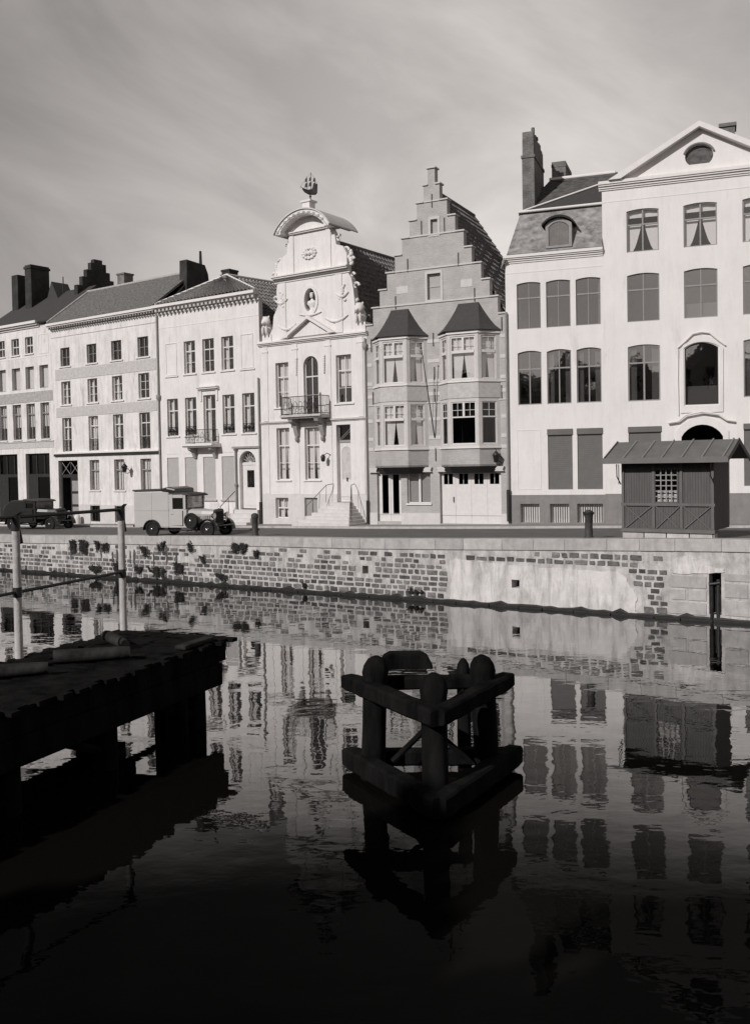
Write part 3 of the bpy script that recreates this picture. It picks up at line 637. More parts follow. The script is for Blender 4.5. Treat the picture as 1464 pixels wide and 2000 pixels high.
for i, c in enumerate(gx):
    s_ = MB().box(-.45, .45, .05, .08, 0, 2.5).build('shutter', 'shutter_l', h3, (c, 0, 1.3))
    MB().box(-.46, .46, .0, .1, 2.3, 2.49).build('shutter_box', 'trim', s_); MB().box(-.54, .54, -.07, .0, -.09, 0).build('sill', 'band', s_)
b = MB(); b.wall([(5.62, .02), (7.42, .02), (7.42, 4.0), (5.62, 4.0)], [arch(5.98, 7.12, -.0+.05, 3.86, .56)], .06, (0, -.058)); b.build('door_surround', 'trim', h3)
b = MB(); b.box(5.55, 7.48, -.16, 0, 4.0, 4.1); b.build('door_hood', 'woodg', h3)
b = MB(); b.tube([(5.80, -.16, .9), (5.80, -.16, 2.0)], .055, 8); b.tube([(5.80, -.16, 2.2), (5.80, -.16, 3.9)], .045, 8); b.lathe([(.06, 0), (.1, .06), (.1, .12), (.06, .2)], (5.80, -.16, 2.0), 8); b.lathe([(.05, 0), (.11, .08), (.12, .12)], (5.80, -.16, 3.86), 8); b.lathe([(.1, 0), (.07, .1)], (5.8, -.16, .8), 8)
b.build('door_column', 'woodg', h3)
d_ = MB(); d_.wall(rect(6.02, 7.08, .85, 3.12), [rect(6.32, 6.82, 1.95, 2.85)], .06, (0, .16)); d_.box(6.15, 6.95, .14, .159, 1.0, 1.75); d_.box(6.0, 7.1, .13, .23, 3.12, 3.22); door3 = d_.build('door', 'woodw', h3)
b = MB(); cxd, czd = 6.57, 2.4
for rr in (.40, .28, .15): b.tube([(cxd+rr*.55*math.cos(q*.35), .15, czd+rr*math.sin(q*.35)) for q in range(19)], .014, 5)
for q in range(8): b.tube([(cxd, .15, czd), (cxd+.22*math.cos(q*.785), .15, czd+.4*math.sin(q*.785))], .012, 5)
b.build('door_grille', 'iron', door3); MB().box(6.3, 6.84, .2, .21, 1.93, 2.87).build('window_pane', 'glass_d', door3)
b = MB(); b.tube([(6.05+.0, .17, 3.24), (7.05, .17, 3.24)], .025, 5)
for q in range(1, 8): a = math.pi*q/8; b.tube([(6.55, .17, 3.24), (6.55+.5*math.cos(a), .17, 3.24+.52*math.sin(a))], .012, 5)
b.tube([(6.55+.28*math.cos(math.pi*q/12), .17, 3.24+.3*math.sin(math.pi*q/12)) for q in range(13)], .012, 5); fan = b.build('fanlight', 'woodw', h3)
MB().wall(arch(6.02, 7.08, 3.23, 3.83, .5), [], .01, (0, .2)).build('window_pane', 'glass', fan)
b = MB()
for k in range(4): b.box(5.7-.0*k, 7.4, -1.15+.28*k, .05 if k == 3 else -1.15+.28*(k+1), -.5, .2*(k+1)+.0)
b.build('steps', 'pale', h3, bevel=.01)
b = MB(); b.tube([(5.66, -1.2, .2), (5.66, -1.2, 1.0), (5.66, -.1, 1.75)], .02, 6); b.tube([(5.66, -.6, .5), (5.66, -.6, 1.38)], .015, 6); b.build('handrail', 'iron', h3)
MB().box(0, 5.6, -.02, 0, -.6, 1.12).build('plinth', 'white_b', h3)
MB().box(0, L, -.012, 0, 10.8, 10.84).build('string_course', 'trim', h3)
b = MB(); cornice(b, .0, L+.06, 11.6, [(.07, .09)]); cornice(b, .0, L+.06, 11.84, [(.36, .06), (.46, .15)]); b.build('cornice', 'trim', h3)
b = MB(); k = 0
while .1+k*.3 < L-.1:
    x_ = .1+k*.3; b.box(x_, x_+.15, -.33, -.002, 11.69, 11.838); b.box(x_+.03, x_+.12, -.15, -.002, 11.52, 11.598); k += 1
b.build('modillions', 'band_l', h3)
r_ = MB(); ap = (3.9, 1.5, 13.45); ap2 = (3.9, 7.2, 13.7)
pantiles(r_, (0.1, -.3, 12.08), (L, -.3, 12.08), (3.95, 1.5, 13.45), (3.85, 1.5, 13.45), tw=.26)
pantiles(r_, (L-.02, .45, 10.25), (L-.02, 7.5, 10.25), (3.9, 7.4, 13.7), (3.9, .9, 13.42), tw=.3, amp=.045); slab(r_, (.1, 7.3, 12.05), (.1, -.3, 12.05), ap, ap2)
r_.build('roof', 'pantile', h3)
MB().tube([(.1, -.3, 12.14), (3.9, 1.5, 13.56)], .07, 8).tube([(L, -.3, 12.14), (3.9, 1.5, 13.56)], .05, 8).tube([(3.9, 1.5, 13.56), (3.9, 7.2, 13.8)], .07, 8).build('hip_tiles', 'trim', h3)
MB().box(2.35, 2.95, 2.7, 3.4, 12.5, 14.15).box(2.32, 2.98, 2.66, 3.44, 14.1, 14.2).build('chimney', 'brick_d', h3)
b = MB(); b.prism([(2.0, 12.0), (4.6, 12.0), (4.1, 13.6), (4.0, 14.4), (3.75, 14.9), (2.3, 15.0), (2.25, 12.9)], .03, .62, ax='x'); b.build('party_chimney', 'brick_d', h3, (-.42, -.2, 0))
MB().tube([(-.1, 3.5, 14.6), (-.1, 3.5, 15.75)], [.1, .07], 8).build('chimney_pot', 'brick_d', h3)
MB().box(-.44, -.395, 1.78, 4.3, 12.2, 14.6).build('flashing', 'band', h3) if False else None
MB().prism([(-.3, 12.1), (2.0, 12.9), (2.0, 12.0), (-.3, 12.0)], .05, .4, ax='x').build('parapet', 'brick_d', h3)
downpipe(h3, L-.06, .1, 7.6, .045)
# ================================================================== house 4: the boatmen's guildhall
h4, L = house((-5.80, 48.86), (-.27, 45.0), 2.03, 'guild_house', 'white baroque guild house with scrolled gable, curved hood, oval niche and iron balcony')
CXH = 3.36; hol = [rect(1.05, 1.9, 5.87, 8.13), arch(2.87, 3.79, 5.37, 8.32, .46), rect(4.9, 5.81, 5.9, 8.22), rect(1.03, 1.88, 2.2, 4.83), rect(2.86, 3.79, 2.2, 4.8), rect(4.84, 5.69, 1.1, 4.86), rect(.9, 1.75, .26, 1.3), rect(2.79, 3.62, .04, 1.31)]
oval = [(3.4+.37*math.cos(a*math.pi/10), 11.05+.60*math.sin(a*math.pi/10)) for a in range(20)]
out = [(0, -.8), (L, -.8), (L, 9.3), (6.3, 9.32), (6.06, 9.9), (6.1, 10.5), (6.02, 11.28), (5.92, 11.8), (5.68, 12.2), (5.66, 13.05), (5.45, 13.42), (5.05, 13.55), (4.98, 14.0), (4.75, 14.4), (2.1, 14.4), (2.02, 14.0), (1.95, 13.55), (1.6, 13.35), (1.3, 13.05), (1.3, 12.2), (1.22, 11.7), (1.3, 11.0), (1.0, 10.5), (.92, 9.9), (.5, 9.32), (0, 9.3)]
MB().wall(out, hol+[oval], .35).build('wall', 'white', h4)
body(h4, L, 8.5, 9.25, 'white_b')
b = MB(); cornice(b, -.04, L+.08, 9.02, [(.06, .07), (.14, .06), (.2, .08)]); b.build('cornice', 'trim', h4)
b = MB(); cornice(b, 1.12, 5.86, 12.12, [(.05, .1), (.14, .08), (.28, .07), (.34, .06)]); b.build('upper_cornice', 'trim', h4)
b = MB(); cornice(b, .02, L-.02, 5.04, [(.04, .06), (.1, .08)]); b.build('string_course', 'band_l', h4)
b = MB()     # pilasters and panels in low relief
for x0 in (1.42, 4.95): b.box(x0, x0+.42, -.05, 0, 9.3, 12.1)
for x0 in (2.12, 4.45): b.box(x0, x0+.30, -.05, 0, 12.45, 14.35)
for x0 in (.22, 2.18, 4.28, 6.2): b.box(x0, x0+.32, -.035, 0, 5.2, 9.0); b.box(x0-.04, x0+.36, -.06, 0, 8.7, 8.78)
for x0 in (.2, 2.18, 4.25, 6.2): b.box(x0, x0+.34, -.03, 0, 1.5, 5.02)
b.build('pilasters', 'white', h4, bevel=.01)
b = MB(); ring = [(3.4+.50*math.cos(a*math.pi/12), 11.05+.74*math.sin(a*math.pi/12)) for a in range(24)]; b.wall(ring, [[(3.4+.36*math.cos(a*math.pi/10), 11.05+.59*math.sin(a*math.pi/10)) for a in range(20)]], .06, (0, -.058)); niche = b.build('niche_frame', 'trim', h4)
MB().box(2.9, 3.9, .34, .38, 10.3, 11.8).build('niche_back', 'slate_s', niche)
b = MB(); b.lathe([(.2, 0), (.22, .08), (.12, .16), (.16, .28), (.29, .42), (.26, .55), (.09, .6), (.08, .66)], (3.4, .14, 10.47), 14, 1, .6); b.blob((3.4, .12, 11.28), .10, .11, .14); b.blob((3.4, .14, 11.40), .13, .12, .06); b.build('bust', 'trim', niche)
# triangular pediment over the middle
b = MB(); b.prism([(1.95, 9.32), (4.85, 9.32), (3.4, 10.2)], -.10, -.002); b.build('pediment_field', 'white', h4)
b = MB(); b.prism([(1.75, 9.3), (3.4, 10.28), (3.4, 10.12), (2.15, 9.38), (2.15, 9.30)], -.34, -.103); b.prism([(5.05, 9.3), (4.65, 9.30), (4.65, 9.38), (3.4, 10.12), (3.4, 10.28)], -.34, -.103); b.build('pediment_moulding', 'trim', h4)
# swags, scrolls and cartouches in relief
def swag(mb, xa, xb, z, dip, r=.05, y=-.05):
    mb.tube([(ipl(xa, xb, t/8), y, z-dip*math.sin(math.pi*t/8)) for t in range(9)], [r*(.5+.8*math.sin(math.pi*t/8)) for t in range(9)], 6)
def scroll(mb, x, z, r, y0, y1, turn=1, a0=0, w=.07):
    pts = [(x+turn*r*(1-.075*k)*math.cos(a0+k*.5), (y0+y1)/2, z+r*(1-.075*k)*math.sin(a0+k*.5)) for k in range(11)]; mb.tube(pts, [w*(1-.05*k) for k in range(11)], 6)
for a in ((1.15, 1.95, 11.3, .22), (5.0, 5.75, 11.2, .2), (1.3, 2.5, 10.0, .25), (4.3, 5.7, 10.1, .25), (2.7, 4.1, 10.42, .1, .04)): b = MB(); swag(b, *a); b.build('swag', 'white', h4)
def cluster(pts, nm='relief_ornament'):
    b = MB()
    for p, r_ in pts: b.blob(p, *r_, 7, 4, .12)
    b.build(nm, 'white', h4)
pts = [((3.4+.36*math.cos(q*.52), -.03, 13.35+.24*math.sin(q*.52)), (.12, .07, .08)) for q in range(12)]+[((3.4+.1*q, -.04, 13.35+.05*(q % 2)), (.09, .09, .12)) for q in (-2, -1, 0, 1, 2)]
cluster(pts, 'coat_of_arms')
for cx_, cz_ in ((5.35, 11.55), (1.6, 11.65)): cluster([((cx_+random.gauss(0, .09), -.03, cz_-.09*q), (.09, .06, .08)) for q in range(9)])
for xx in (2.45, 4.2): cluster([((xx, -.05, 8.25-.11*k), (.08-.006*k, .05, .09)) for k in range(8)])
b = MB()
for (x, z, r, tn, a0) in ((1.45, 13.2, .22, -1, 0), (5.5, 13.2, .22, 1, 0), (1.85, 13.85, .17, -1, 1), (5.12, 13.85, .17, 1, 1), (1.1, 11.35, .2, -1, 0), (6.08, 11.45, .2, 1, 0), (.98, 10.35, .24, -1, 1.5), (6.2, 10.6, .22, 1, 1.5), (1.0, 12.6, .15, -1, 0), (5.85, 12.75, .16, 1, 0), (5.9, 12.0, .13, 1, 0)): sb_ = MB(); scroll(sb_, x, z, r, 0, .3, tn, a0); sb_.build('gable_scroll', 'white', h4)
for x_, z_ in ((1.18, 12.75), (5.78, 12.75)):
    b = MB()
    for k in range(6): b.blob((x_+random.gauss(0, .06), .12, z_+.11*k-.2), .12, .11, .12, 7, 5, .2)
    b.build('gable_finial', 'white', h4)

# lions on the shoulders
for x_, z_ in ((.55, 9.3), (6.42, 9.35)):
    b = MB(); b.box(x_-.3, x_+.3, -.05, .4, z_-.1, z_+.32); b.blob((x_, .12, z_+.62), .22, .22, .36, 10, 7, .06); b.blob((x_, -.08, z_+.98), .25, .24, .26, 10, 7, .10); b.blob((x_, -.28, z_+.9), .11, .12, .1, 8, 5); b.blob((x_-.12, -.2, z_+.5), .07, .08, .26, 8, 5); b.blob((x_+.12, -.2, z_+.5), .07, .08, .26, 8, 5); b.blob((x_-.17, -.05, z_+1.2), .06, .05, .07, 6, 4); b.blob((x_+.17, -.05, z_+1.2), .06, .05, .07, 6, 4)
    b.build('lion_statue', 'white', h4)
# segmental hood
def arcpts(x0, x1, z0, rise, n=16):
    w = (x1-x0)/2; c = (x0+x1)/2; rr = (w*w+rise*rise)/(2*rise); zc = z0+rise-rr; a0 = math.asin(w/rr); return [(c+rr*math.sin(-a0+2*a0*i/n), zc+rr*math.cos(-a0+2*a0*i/n)) for i in range(n+1)]
o_ = arcpts(1.72, 5.02, 14.5, .88); i_ = arcpts(2.0, 4.74, 14.5, .66)
b = MB(); b.prism(o_+list(reversed(i_)), -.55, 1.5); b.build('curved_hood', 'trim', h4)
b = MB(); o2 = arcpts(1.6, 5.14, 14.46, 1.0); b.prism(o2+[(p[0], p[1]-.07) for p in reversed(o2)], -.62, 1.7); b.build('hood_lead', 'pale', h4)
b = MB(); b.prism(i_+[(4.7, 14.45), (2.04, 14.45)], -.05, .3); b.build('tympanum', 'white', h4)
b = MB(); cornice(b, 2.0, 4.74, 14.40, [(.12, .06), (.18, .05)]); b.box(1.72, 2.02, -.55, .4, 14.38, 14.5); b.box(4.72, 5.02, -.55, .4, 14.38, 14.5); b.build('hood_sill', 'trim', h4)
b = MB()
for k in range(11): t_ = .5+k*.5; q = arcpts(1.86, 4.88, 14.5, .74, 11)[min(k, 11)]; b.box(q[0]-.07, q[0]+.07, -.585, -.555, q[1]-.05, q[1]+.05)
b.tube([(p[0], -.56, p[1]-.10) for p in arcpts(1.8, 4.94, 14.5, .8, 14)], .02, 5); b.build('hood_carving', 'band', h4)
b = MB(); b.box(3.02, 3.72, -.25, .35, 15.3, 15.45); b.box(3.14, 3.6, -.18, .28, 15.45, 15.82); b.box(3.05, 3.69, -.24, .34, 15.82, 15.92); b.build('pedestal', 'trim', h4, bevel=.02)
# caravel weather vane
sv = empty('ship_weathervane', (-5.80+.8195*3.55-.05, 48.86-.573*3.55+.03, 2.03), math.atan2(-.573, .8195), 'black iron sailing ship weather vane on top of the baroque gable', 'weather vane')
MB().tube([(0, .05, 15.9), (0, .05, 16.25)], .03, 6).blob((0, .05, 16.12), .06, .06, .06, 8, 5).build('spindle', 'bronze', sv)
b = MB(); secs_ = [(-.48, .04, 16.52, 16.62), (-.36, .1, 16.38, 16.58), (-.1, .14, 16.22, 16.44), (.18, .13, 16.16, 16.42), (.34, .1, 16.14, 16.58), (.42, .05, 16.2, 16.66)]
vs = []; fs = []
for x_, w_, zb, zt in secs_: vs += [(x_, -w_+.05, zt), (x_, .05-w_*.5, zb+.05), (x_, .05, zb), (x_, .05+w_*.5, zb+.05), (x_, w_+.05, zt)]
for i in range(5):
    for k in range(4): fs.append((i*5+k, i*5+k+1, i*5+k+6, i*5+k+5))
    fs.append((i*5, i*5+5, i*5+9, i*5+4))
fs += [(0, 1, 2, 3, 4), (25, 26, 27, 28, 29)]
b.add(vs, fs).tube([(-.44, .05, 16.58), (-.62, .05, 16.72)], .015, 5); b.build('hull', 'bronze', sv)
for x_, ht in ((-.2, 17.12), (.05, 17.28), (.3, 16.95)):
    mst = MB().tube([(x_, .05, 16.4), (x_, .05, ht)], .014, 5).build('mast', 'bronze', sv)
    c = MB()
    for za, zb, w_ in ((.0, .22, .1), (.26, .46, .075)):
        z0_ = 16.58 if x_ < .2 else 16.5; vs = []
        for q in range(5): a = -1+q/2; vs += [(x_+w_*a, -.02-.03*(1-a*a), z0_+za), (x_+w_*.75*a, 0.02, z0_+zb)]
        c.add(vs, [(2*q, 2*q+2, 2*q+3, 2*q+1) for q in range(4)])
    c.build('sail', 'bronze', mst)
MB().tube([(-.6, .05, 16.72), (-.2, .05, 17.1), (.05, .05, 17.26), (.3, .05, 16.93), (.44, .05, 16.64)], .006, 4).build('rigging', 'bronze', sv)
# windows of the guildhall
def w4(c, z, w, h, **k): return window(h4, c, z, w, h, 'woodw', y=.15, **k)
w4(1.475, 5.87, .85, 2.26, trans=(.68,), bars=(.35,), curtain='full', sill=.16); w4(5.355, 5.9, .91, 2.32, trans=(.68,), bars=(.32,), curtain='half_top', sill=.16)
w4(3.33, 5.37, .92, 2.95, trans=(.66,), rise=.46, bars=(.35,)); w4(1.455, 2.2, .85, 2.63, trans=(.66,), bars=(.33,), curtain='nearly', sill=.1); w4(3.325, 2.2, .93, 2.6, trans=(.66,), bars=(.33,), curtain='nearly', sill=.1)
w4(1.325, .26, .85, 1.04, trans=(.5,), curtain='nearly')
d4 = MB().wall(rect(4.84, 5.69, 1.12, 4.0), [arch(4.98, 5.55, 2.2, 3.8, .25)], .05, (0, .24)).box(4.95, 5.58, .22, .239, 1.25, 2.0).build('door', 'woodw', h4)
MB().wall(arch(4.97, 5.56, 2.19, 3.81, .25), [], .02, (0, .26)).build('door_panel', 'band_l', d4)
MB().tube([(5.3, .2, 2.12), (5.3, .2, 2.3)], .03, 6).build('door_knocker', 'iron', d4)
fl_ = MB().wall(rect(4.84, 5.69, 4.0, 4.86), [rect(4.9, 5.63, 4.12, 4.8)], .05, (0, .2)).tube([(4.9, .19, 4.15), (5.6, .19, 4.7)], .014, 5).tube([(4.98, .19, 4.12), (5.63, .19, 4.6)], .014, 5).build('transom_light', 'woodg', h4)
MB().box(4.88, 5.65, .22, .23, 4.1, 4.82).build('window_pane', 'glass_d', fl_)
MB().box(2.79, 3.62, .12, .17, .04, 1.31).box(3.19, 3.22, .1, .119, .06, 1.3).build('cellar_door', 'woodg', h4)
plinth(h4, 'pale', .02, L-.02, 1.5, holes=[(.9, 1.75, .26, 1.3), (2.79, 3.62, .04, 1.31)], notches=[(4.84, 5.69)])
# three-sided perron
b = MB(); nst = 7
for k in range(nst):
    q = nst-1-k; z_ = 1.1*(k+1)/nst; b.box(4.72-.26*q, 5.82+.13*q, -.35-.19*q, .14 if k == nst-1 else -.002, -.5 if k == 0 else 1.1*k/nst-.02, z_)
b.build('perron_steps', 'pale', h4, bevel=.012)
for sx, x_ in ((-1, 4.62), (1, 5.92)):
    b = MB(); b.tube([(x_, -.05, 2.0), (x_+sx*.1, -.45, 1.95), (x_+sx*(.85 if sx < 0 else .5), -1.1, .95)], .018, 6)
    for k in range(4): t_ = k/3; xx = x_+sx*(.1+(.75 if sx < 0 else .4)*t_); yy = -.45-.65*t_; b.tube([(xx, yy, 1.95-t_), (xx+sx*.05, yy, 1.1-t_*.85)], .012, 5)
    b.build('handrail', 'iron', h4)
# balcony
bal = MB(); cornice(bal, 1.95, 4.5, 5.24, [(.7, .07), (.8, .10)]); bal = bal.build('balcony', 'band_l', h4)
b = MB(); x0, x1, yb = 2.0, 4.46, -.74
for zz in (5.46, 6.3): b.tube([(x0, -.05, zz), (x0, yb+.1, zz), (x0+.15, yb, zz), (x1-.15, yb, zz), (x1, yb+.1, zz), (x1, -.05, zz)], .02, 6)
for k in range(25): xx = x0+.1+(x1-x0-.2)*k/24; b.tube([(xx, yb, 5.46), (xx, yb, 6.3)], .009, 5)
for k in range(7): b.tube([(x0+.3+.31*k+.12*math.cos(q*.7), yb-.01, 5.85+.22*math.sin(q*.7)) for q in range(10)], .012, 5)
for xx in (x0, x1):
    for k in range(6): b.tube([(xx, -.1-.1*k, 5.46), (xx, -.1-.1*k, 6.3)], .009, 5)
    b.tube([(xx, yb+.03, 5.3), (xx, yb+.03, 6.42)], .035, 6)
b.build('railing', 'iron', bal)
for xx in (2.45, 4.08):
    b = MB(); b.prism([(0, 5.24), (-.65, 5.24), (-.6, 5.08), (-.3, 4.95), (-.2, 4.6), (-.12, 4.4), (0, 4.3)], xx-.12, xx+.12, ax='x'); b.blob((xx, -.12, 4.25), .1, .1, .16, 8, 6); b.build('corbel', 'woodg', bal)
# wall lantern by the door
b = MB(); b.tube([(4.5, -.02, 3.4), (4.42, -.2, 3.5), (4.3, -.35, 3.4)], .02, 6); b.lathe([(.03, -.2), (.1, -.16), (.13, .05), (.05, .16)], (4.28, -.36, 3.28), 6); b.build('door_lantern', 'iron', h4)
# pantile roof with its ridge running back from the gable
for nm, a, c in (('roof', -1, 0), ('roof', 1, 0)):
    r_ = MB()
    if a < 0: pantiles(r_, (-.05, 8.6, 9.15), (-.05, .36, 9.15), (CXH, .36, 14.25), (CXH, 8.6, 14.25)); slab(r_, (-.05, .36, 9.15), (-.05, 8.6, 9.15), (CXH, 8.6, 14.22), (CXH, .36, 14.22))
    else: pantiles(r_, (L+.05, .36, 9.15), (L+.05, 8.6, 9.15), (CXH, 8.6, 14.25), (CXH, .36, 14.25)); slab(r_, (L+.05, 8.6, 9.15), (L+.05, .36, 9.15), (CXH, .36, 14.22), (CXH, 8.6, 14.22))
    r_.build('roof', 'pantile', h4)
MB().tube([(CXH, .3, 14.33), (CXH, 8.7, 14.33)], .1, 8).build('ridge_tiles', 'tile_d', h4)
MB().prism([(0, 9.2), (L, 9.2), (CXH, 14.15)], 8.3, 8.5).build('rear_gable', 'brick_d', h4)
downpipe(h4, L-.05, .1, 8.9, .04, hopper=8.3)
# ================================================================== house 5: step gable with two bays
h5, L = house((-.27, 45.0), (5.89, 41.92), 2.15, 'stepped_gable_house', 'pale brick house with tall stepped gable and two tent-roofed bay window stacks')
steps = [(.0, 9.35, 9.35), (.36, 10.12, 10.12), (.73, 10.92, 10.92), (1.12, 11.68, 11.68), (1.55, 12.44, 12.44), (1.92, 13.19, 13.19), (2.32, 13.95, 13.95), (2.70, 14.70, 14.70), (3.07, 15.46, 15.46), (3.25, 16.22, 16.22)]
XL = [0, .36, .73, 1.12, 1.55, 1.92, 2.32, 2.70, 3.05, 3.27]; ZT = [9.34, 10.12, 10.92, 11.68, 12.44, 13.19, 13.95, 14.70, 15.46, 16.2]; XR = [L-x for x in XL]
XR[0] = L; lft = []; rgt = []
for i in range(10):
    lft += [(XL[i], ZT[i-1] if i else -.8), (XL[i], ZT[i])]
for i in range(9, -1, -1): rgt += [(XR[i], ZT[i]), (XR[i], ZT[i-1] if i else -.8)]
out = [(0, -.8)] + [(XR[0], -.8)] + list(reversed(rgt))[1:] + list(reversed(lft))[:-1]
hol = [rect(3.37, 3.72, 13.22, 13.9), rect(3.16, 3.82, 10.27, 11.45), rect(.42, 1.66, .1, 2.4), rect(1.98, 3.16, .95, 2.4), rect(3.62, 6.56, .03, 2.4), rect(.75, 2.8, 3.5, 5.5), rect(.75, 2.8, 6.5, 8.4), rect(4.1, 6.2, 3.5, 5.5), rect(4.1, 6.2, 6.5, 8.4)]
MB().wall(out, hol, .35).build('wall', 'brick', h5)
body(h5, L, 8.0, 9.2, 'brick')
for i in range(10):     # cap stones on every step, string courses across
    b = MB(); nx = (XL[i+1] if i < 9 else XR[9]); b.box(XL[i]-.06, nx-(.003 if i < 9 else -.06), -.07, .42, ZT[i]+.002, ZT[i]+.07); b.build('cap_stone', 'sandstone', h5, bevel=.01); b = MB()
    if i < 9: b.box(XR[i+1]+.003, XR[i]+.06, -.07, .42, ZT[i]+.002, ZT[i]+.07); b.build('cap_stone', 'sandstone', h5, bevel=.01)
for i in (1, 3, 5, 7): b = MB(); b.box(XL[i]+.38 if i < 7 else XL[i]+.36, XR[i]-.38 if i < 7 else XR[i]-.36, -.045, 0, ZT[i]-.0, ZT[i]+.065); b.build('string_course', 'sandstone', h5)
for (x0, x1, z0, z1, t_) in ((3.37, 3.72, 13.22, 13.9, .1), (3.16, 3.82, 10.27, 11.45, .1)): b = MB(); b.wall(rect(x0-t_, x1+t_, z0-.1, z1+.12), [rect(x0, x1, z0, z1)], .03, (0, -.028)); b.build('window_surround', 'sandstone', h5)
for a, c in ((1.6, 2.2), (4.8, 5.35)): MB().box(a, c, -.012, 0, 10.68, 11.03).build('date_stone', 'sandstone', h5)
MB().box(3.16, 3.82, .16, .2, 10.27, 11.45).box(3.16, 3.82, .13, .159, 10.85, 10.9).build('hatch', 'shutter_l', h5); MB().box(3.37, 3.72, .14, .18, 13.22, 13.9).build('hatch', 'shutter_l', h5)
b = MB()     # iron wall ties
for x_, z_ in ((3.46, 14.75), (2.92, 13.6), (4.05, 13.6), (2.2, 11.95), (4.7, 11.95), (1.55, 10.3), (5.45, 10.3), (3.42, 8.45), (6.7, 8.9), (.25, 8.4), (3.45, 6.9), (3.45, 5.9), (3.45, 3.2), (6.65, 5.9), (.3, 5.9)): MB().box(x_-.017, x_+.017, -.045, -.001, z_-.3, z_+.3).build('wall_tie', 'iron', h5)
b = MB()
for z_ in (3.42, 3.9, 4.75, 5.9, 6.5, 7.4, 8.3):
    for x0, x1 in ((.0, .28), (3.12, 3.72), (6.6, L)): b.box(x0+.01, x1-.01, -.02, 0, z_, z_+.16)
for z_ in (2.7, 5.6, 6.42): b.box(.02, L-.02, -.04, 0, z_-.05, z_-.0) if z_ != 2.7 else None
b.build('stone_quoins', 'sandstone', h5)
# bays: front and two canted facets
def bay(xa, xf0, xf1, xb, off, open1):
    root = None; top = 8.66; bot = 2.64
    P = [(xa, 0.0), (xf0, -off), (xf1, -off), (xb, 0.0)]; segs = []
    b = MB(); f2 = MB()
    for i in range(3):
        (ax, ay), (bx, by) = P[i], P[i+1]; l = math.hypot(bx-ax, by-ay); d = ((bx-ax)/l, (by-ay)/l); segs.append(((ax, ay), d, l))
        m = .14 if i == 1 else .16; a0, a1 = (m, l-m)
        hl = [rect(a0, a1, 3.62, 5.5), rect(a0, a1, 6.5, 8.4)]
        b.wall(rect(0.004 if i else 0, l-.004, 3.42, top), hl, .1, (ax, ay), d)
        f2.wall(rect(.0, l, bot, 3.416), [], .12, (ax-d[1]*-.0, ay), d)
    bb = b.build('bay_window', 'sandstone', h5)
    f2.prism([P[0], P[1], P[2], P[3]], bot-.002, bot+.08, ax='z'); f2.build('bay_apron', 'brick', bb)
    bd = MB(); 
    for (o_, d, l) in segs: bd.wall(rect(-.01, l+.01, 5.66, 6.3), [], .03, (o_[0]+d[1]*.03, o_[1]-d[0]*.03), d)
    bd.build('render_band', 'band_l', bb)
    sl = MB()
    for (o_, d, l) in segs:
        for z_ in (3.43, 6.36, 8.5): sl.wall(rect(-.02, l+.02, z_, z_+.07), [], .06, (o_[0]+d[1]*.062, o_[1]-d[0]*.062), d)
    sl.build('bay_sills', 'trim', bb)
    so = MB(); q = [(P[0][0]+.25, 0), (P[1][0]+.05, -off*.45), (P[2][0]-.05, -off*.45), (P[3][0]-.25, 0)]
    for zt, zb, A_, B_ in ((bot-.003, 2.33, P, q),): 
        vs = [(p[0], p[1]-.03, zt) for p in A_]+[(p[0], p[1], zb) for p in B_]; so.add(vs, [(0, 1, 5, 4), (1, 2, 6, 5), (2, 3, 7, 6), (3, 0, 4, 7), (0, 3, 2, 1), (4, 5, 6, 7)])
    so.build('bay_soffit', 'woodd', bb)
    # tent roof, swept
    e = .14; E = [(P[0][0]-.12, 0), (P[1][0]-e, -off-e), (P[2][0]+e, -off-e), (P[3][0]+.12, 0)]; tx0, tx1 = xf0+.28, xf1-.20
    Tt = [(tx0, 0), (tx0, -.06), (tx1, -.06), (tx1, 0)]; rr = MB(); rings = []
    for k in range(6):
        t_ = k/5; s_ = t_**.8; rings.append([(ipl(E[j][0], Tt[j][0], s_), ipl(E[j][1], Tt[j][1], s_), ipl(8.64, 9.95, t_**1.08)) for j in range(4)])
    vs = [p for r0_ in rings for p in r0_]; fs = []
    for k in range(5):
        for j in range(3): fs.append((k*4+j, k*4+j+1, k*4+j+5, k*4+j+4))
    fs.append((20, 21, 22, 23)); fs.append((0, 3, 2, 1)); rr.add(vs, fs); rr.build('bay_roof', 'slate_s', bb)
    for lv, (z_, zi) in enumerate(((3.62, 0), (6.5, 1))):
        for i, (o_, d, l) in enumerate(segs):
            m = .14 if i == 1 else .16; w_ = l-2*m; opn = (open1 and lv == 0)
            W = window(bb, l/2, z_, w_, 1.88, 'woodw' if True else 'woodg', y=.03, o=o_, d=d, mull=0, trans=(.64,), fr=.05, curtain=None if opn else 'nearly', open_=False, glass='glass_d' if opn else 'glass')
            t2 = MB(); t2.box(-w_/2+.05, w_/2-.05, -.03, .01, 1.15, 1.27) if not opn else None
            nn = 2 if i == 1 else 1
            if nn == 2: t2.box(-.05, .05, -.012, .04, 1.24, 1.83)
            for c_ in ((-w_/4, w_/4) if nn == 2 else (0,)): t2.box(c_-.01, c_+.01, .01, .03, 1.24, 1.83)
            t2.box(-w_/2+.05, w_/2-.05, .012, .028, 1.5, 1.52); t2.build('glazing_bars', 'woodw', W)
            tl = MB(); strip(tl, -w_/2+.05, w_/2-.05, 1.26, 1.83, .14); tl.build('pelmet_curtain', 'lace', W)
            if opn and i > 0:
                tl = MB(); strip(tl, 0, 0, .05, 1.1, .12, edge=lambda t: (-w_*.12, w_*.04*(1-t)-w_*.12)); tl.build('curtain', 'lace', W)
    return bb
bay(.36, 1.05, 2.40, 3.08, .75, False); bay(3.72, 4.40, 5.84, 6.56, .75, True)
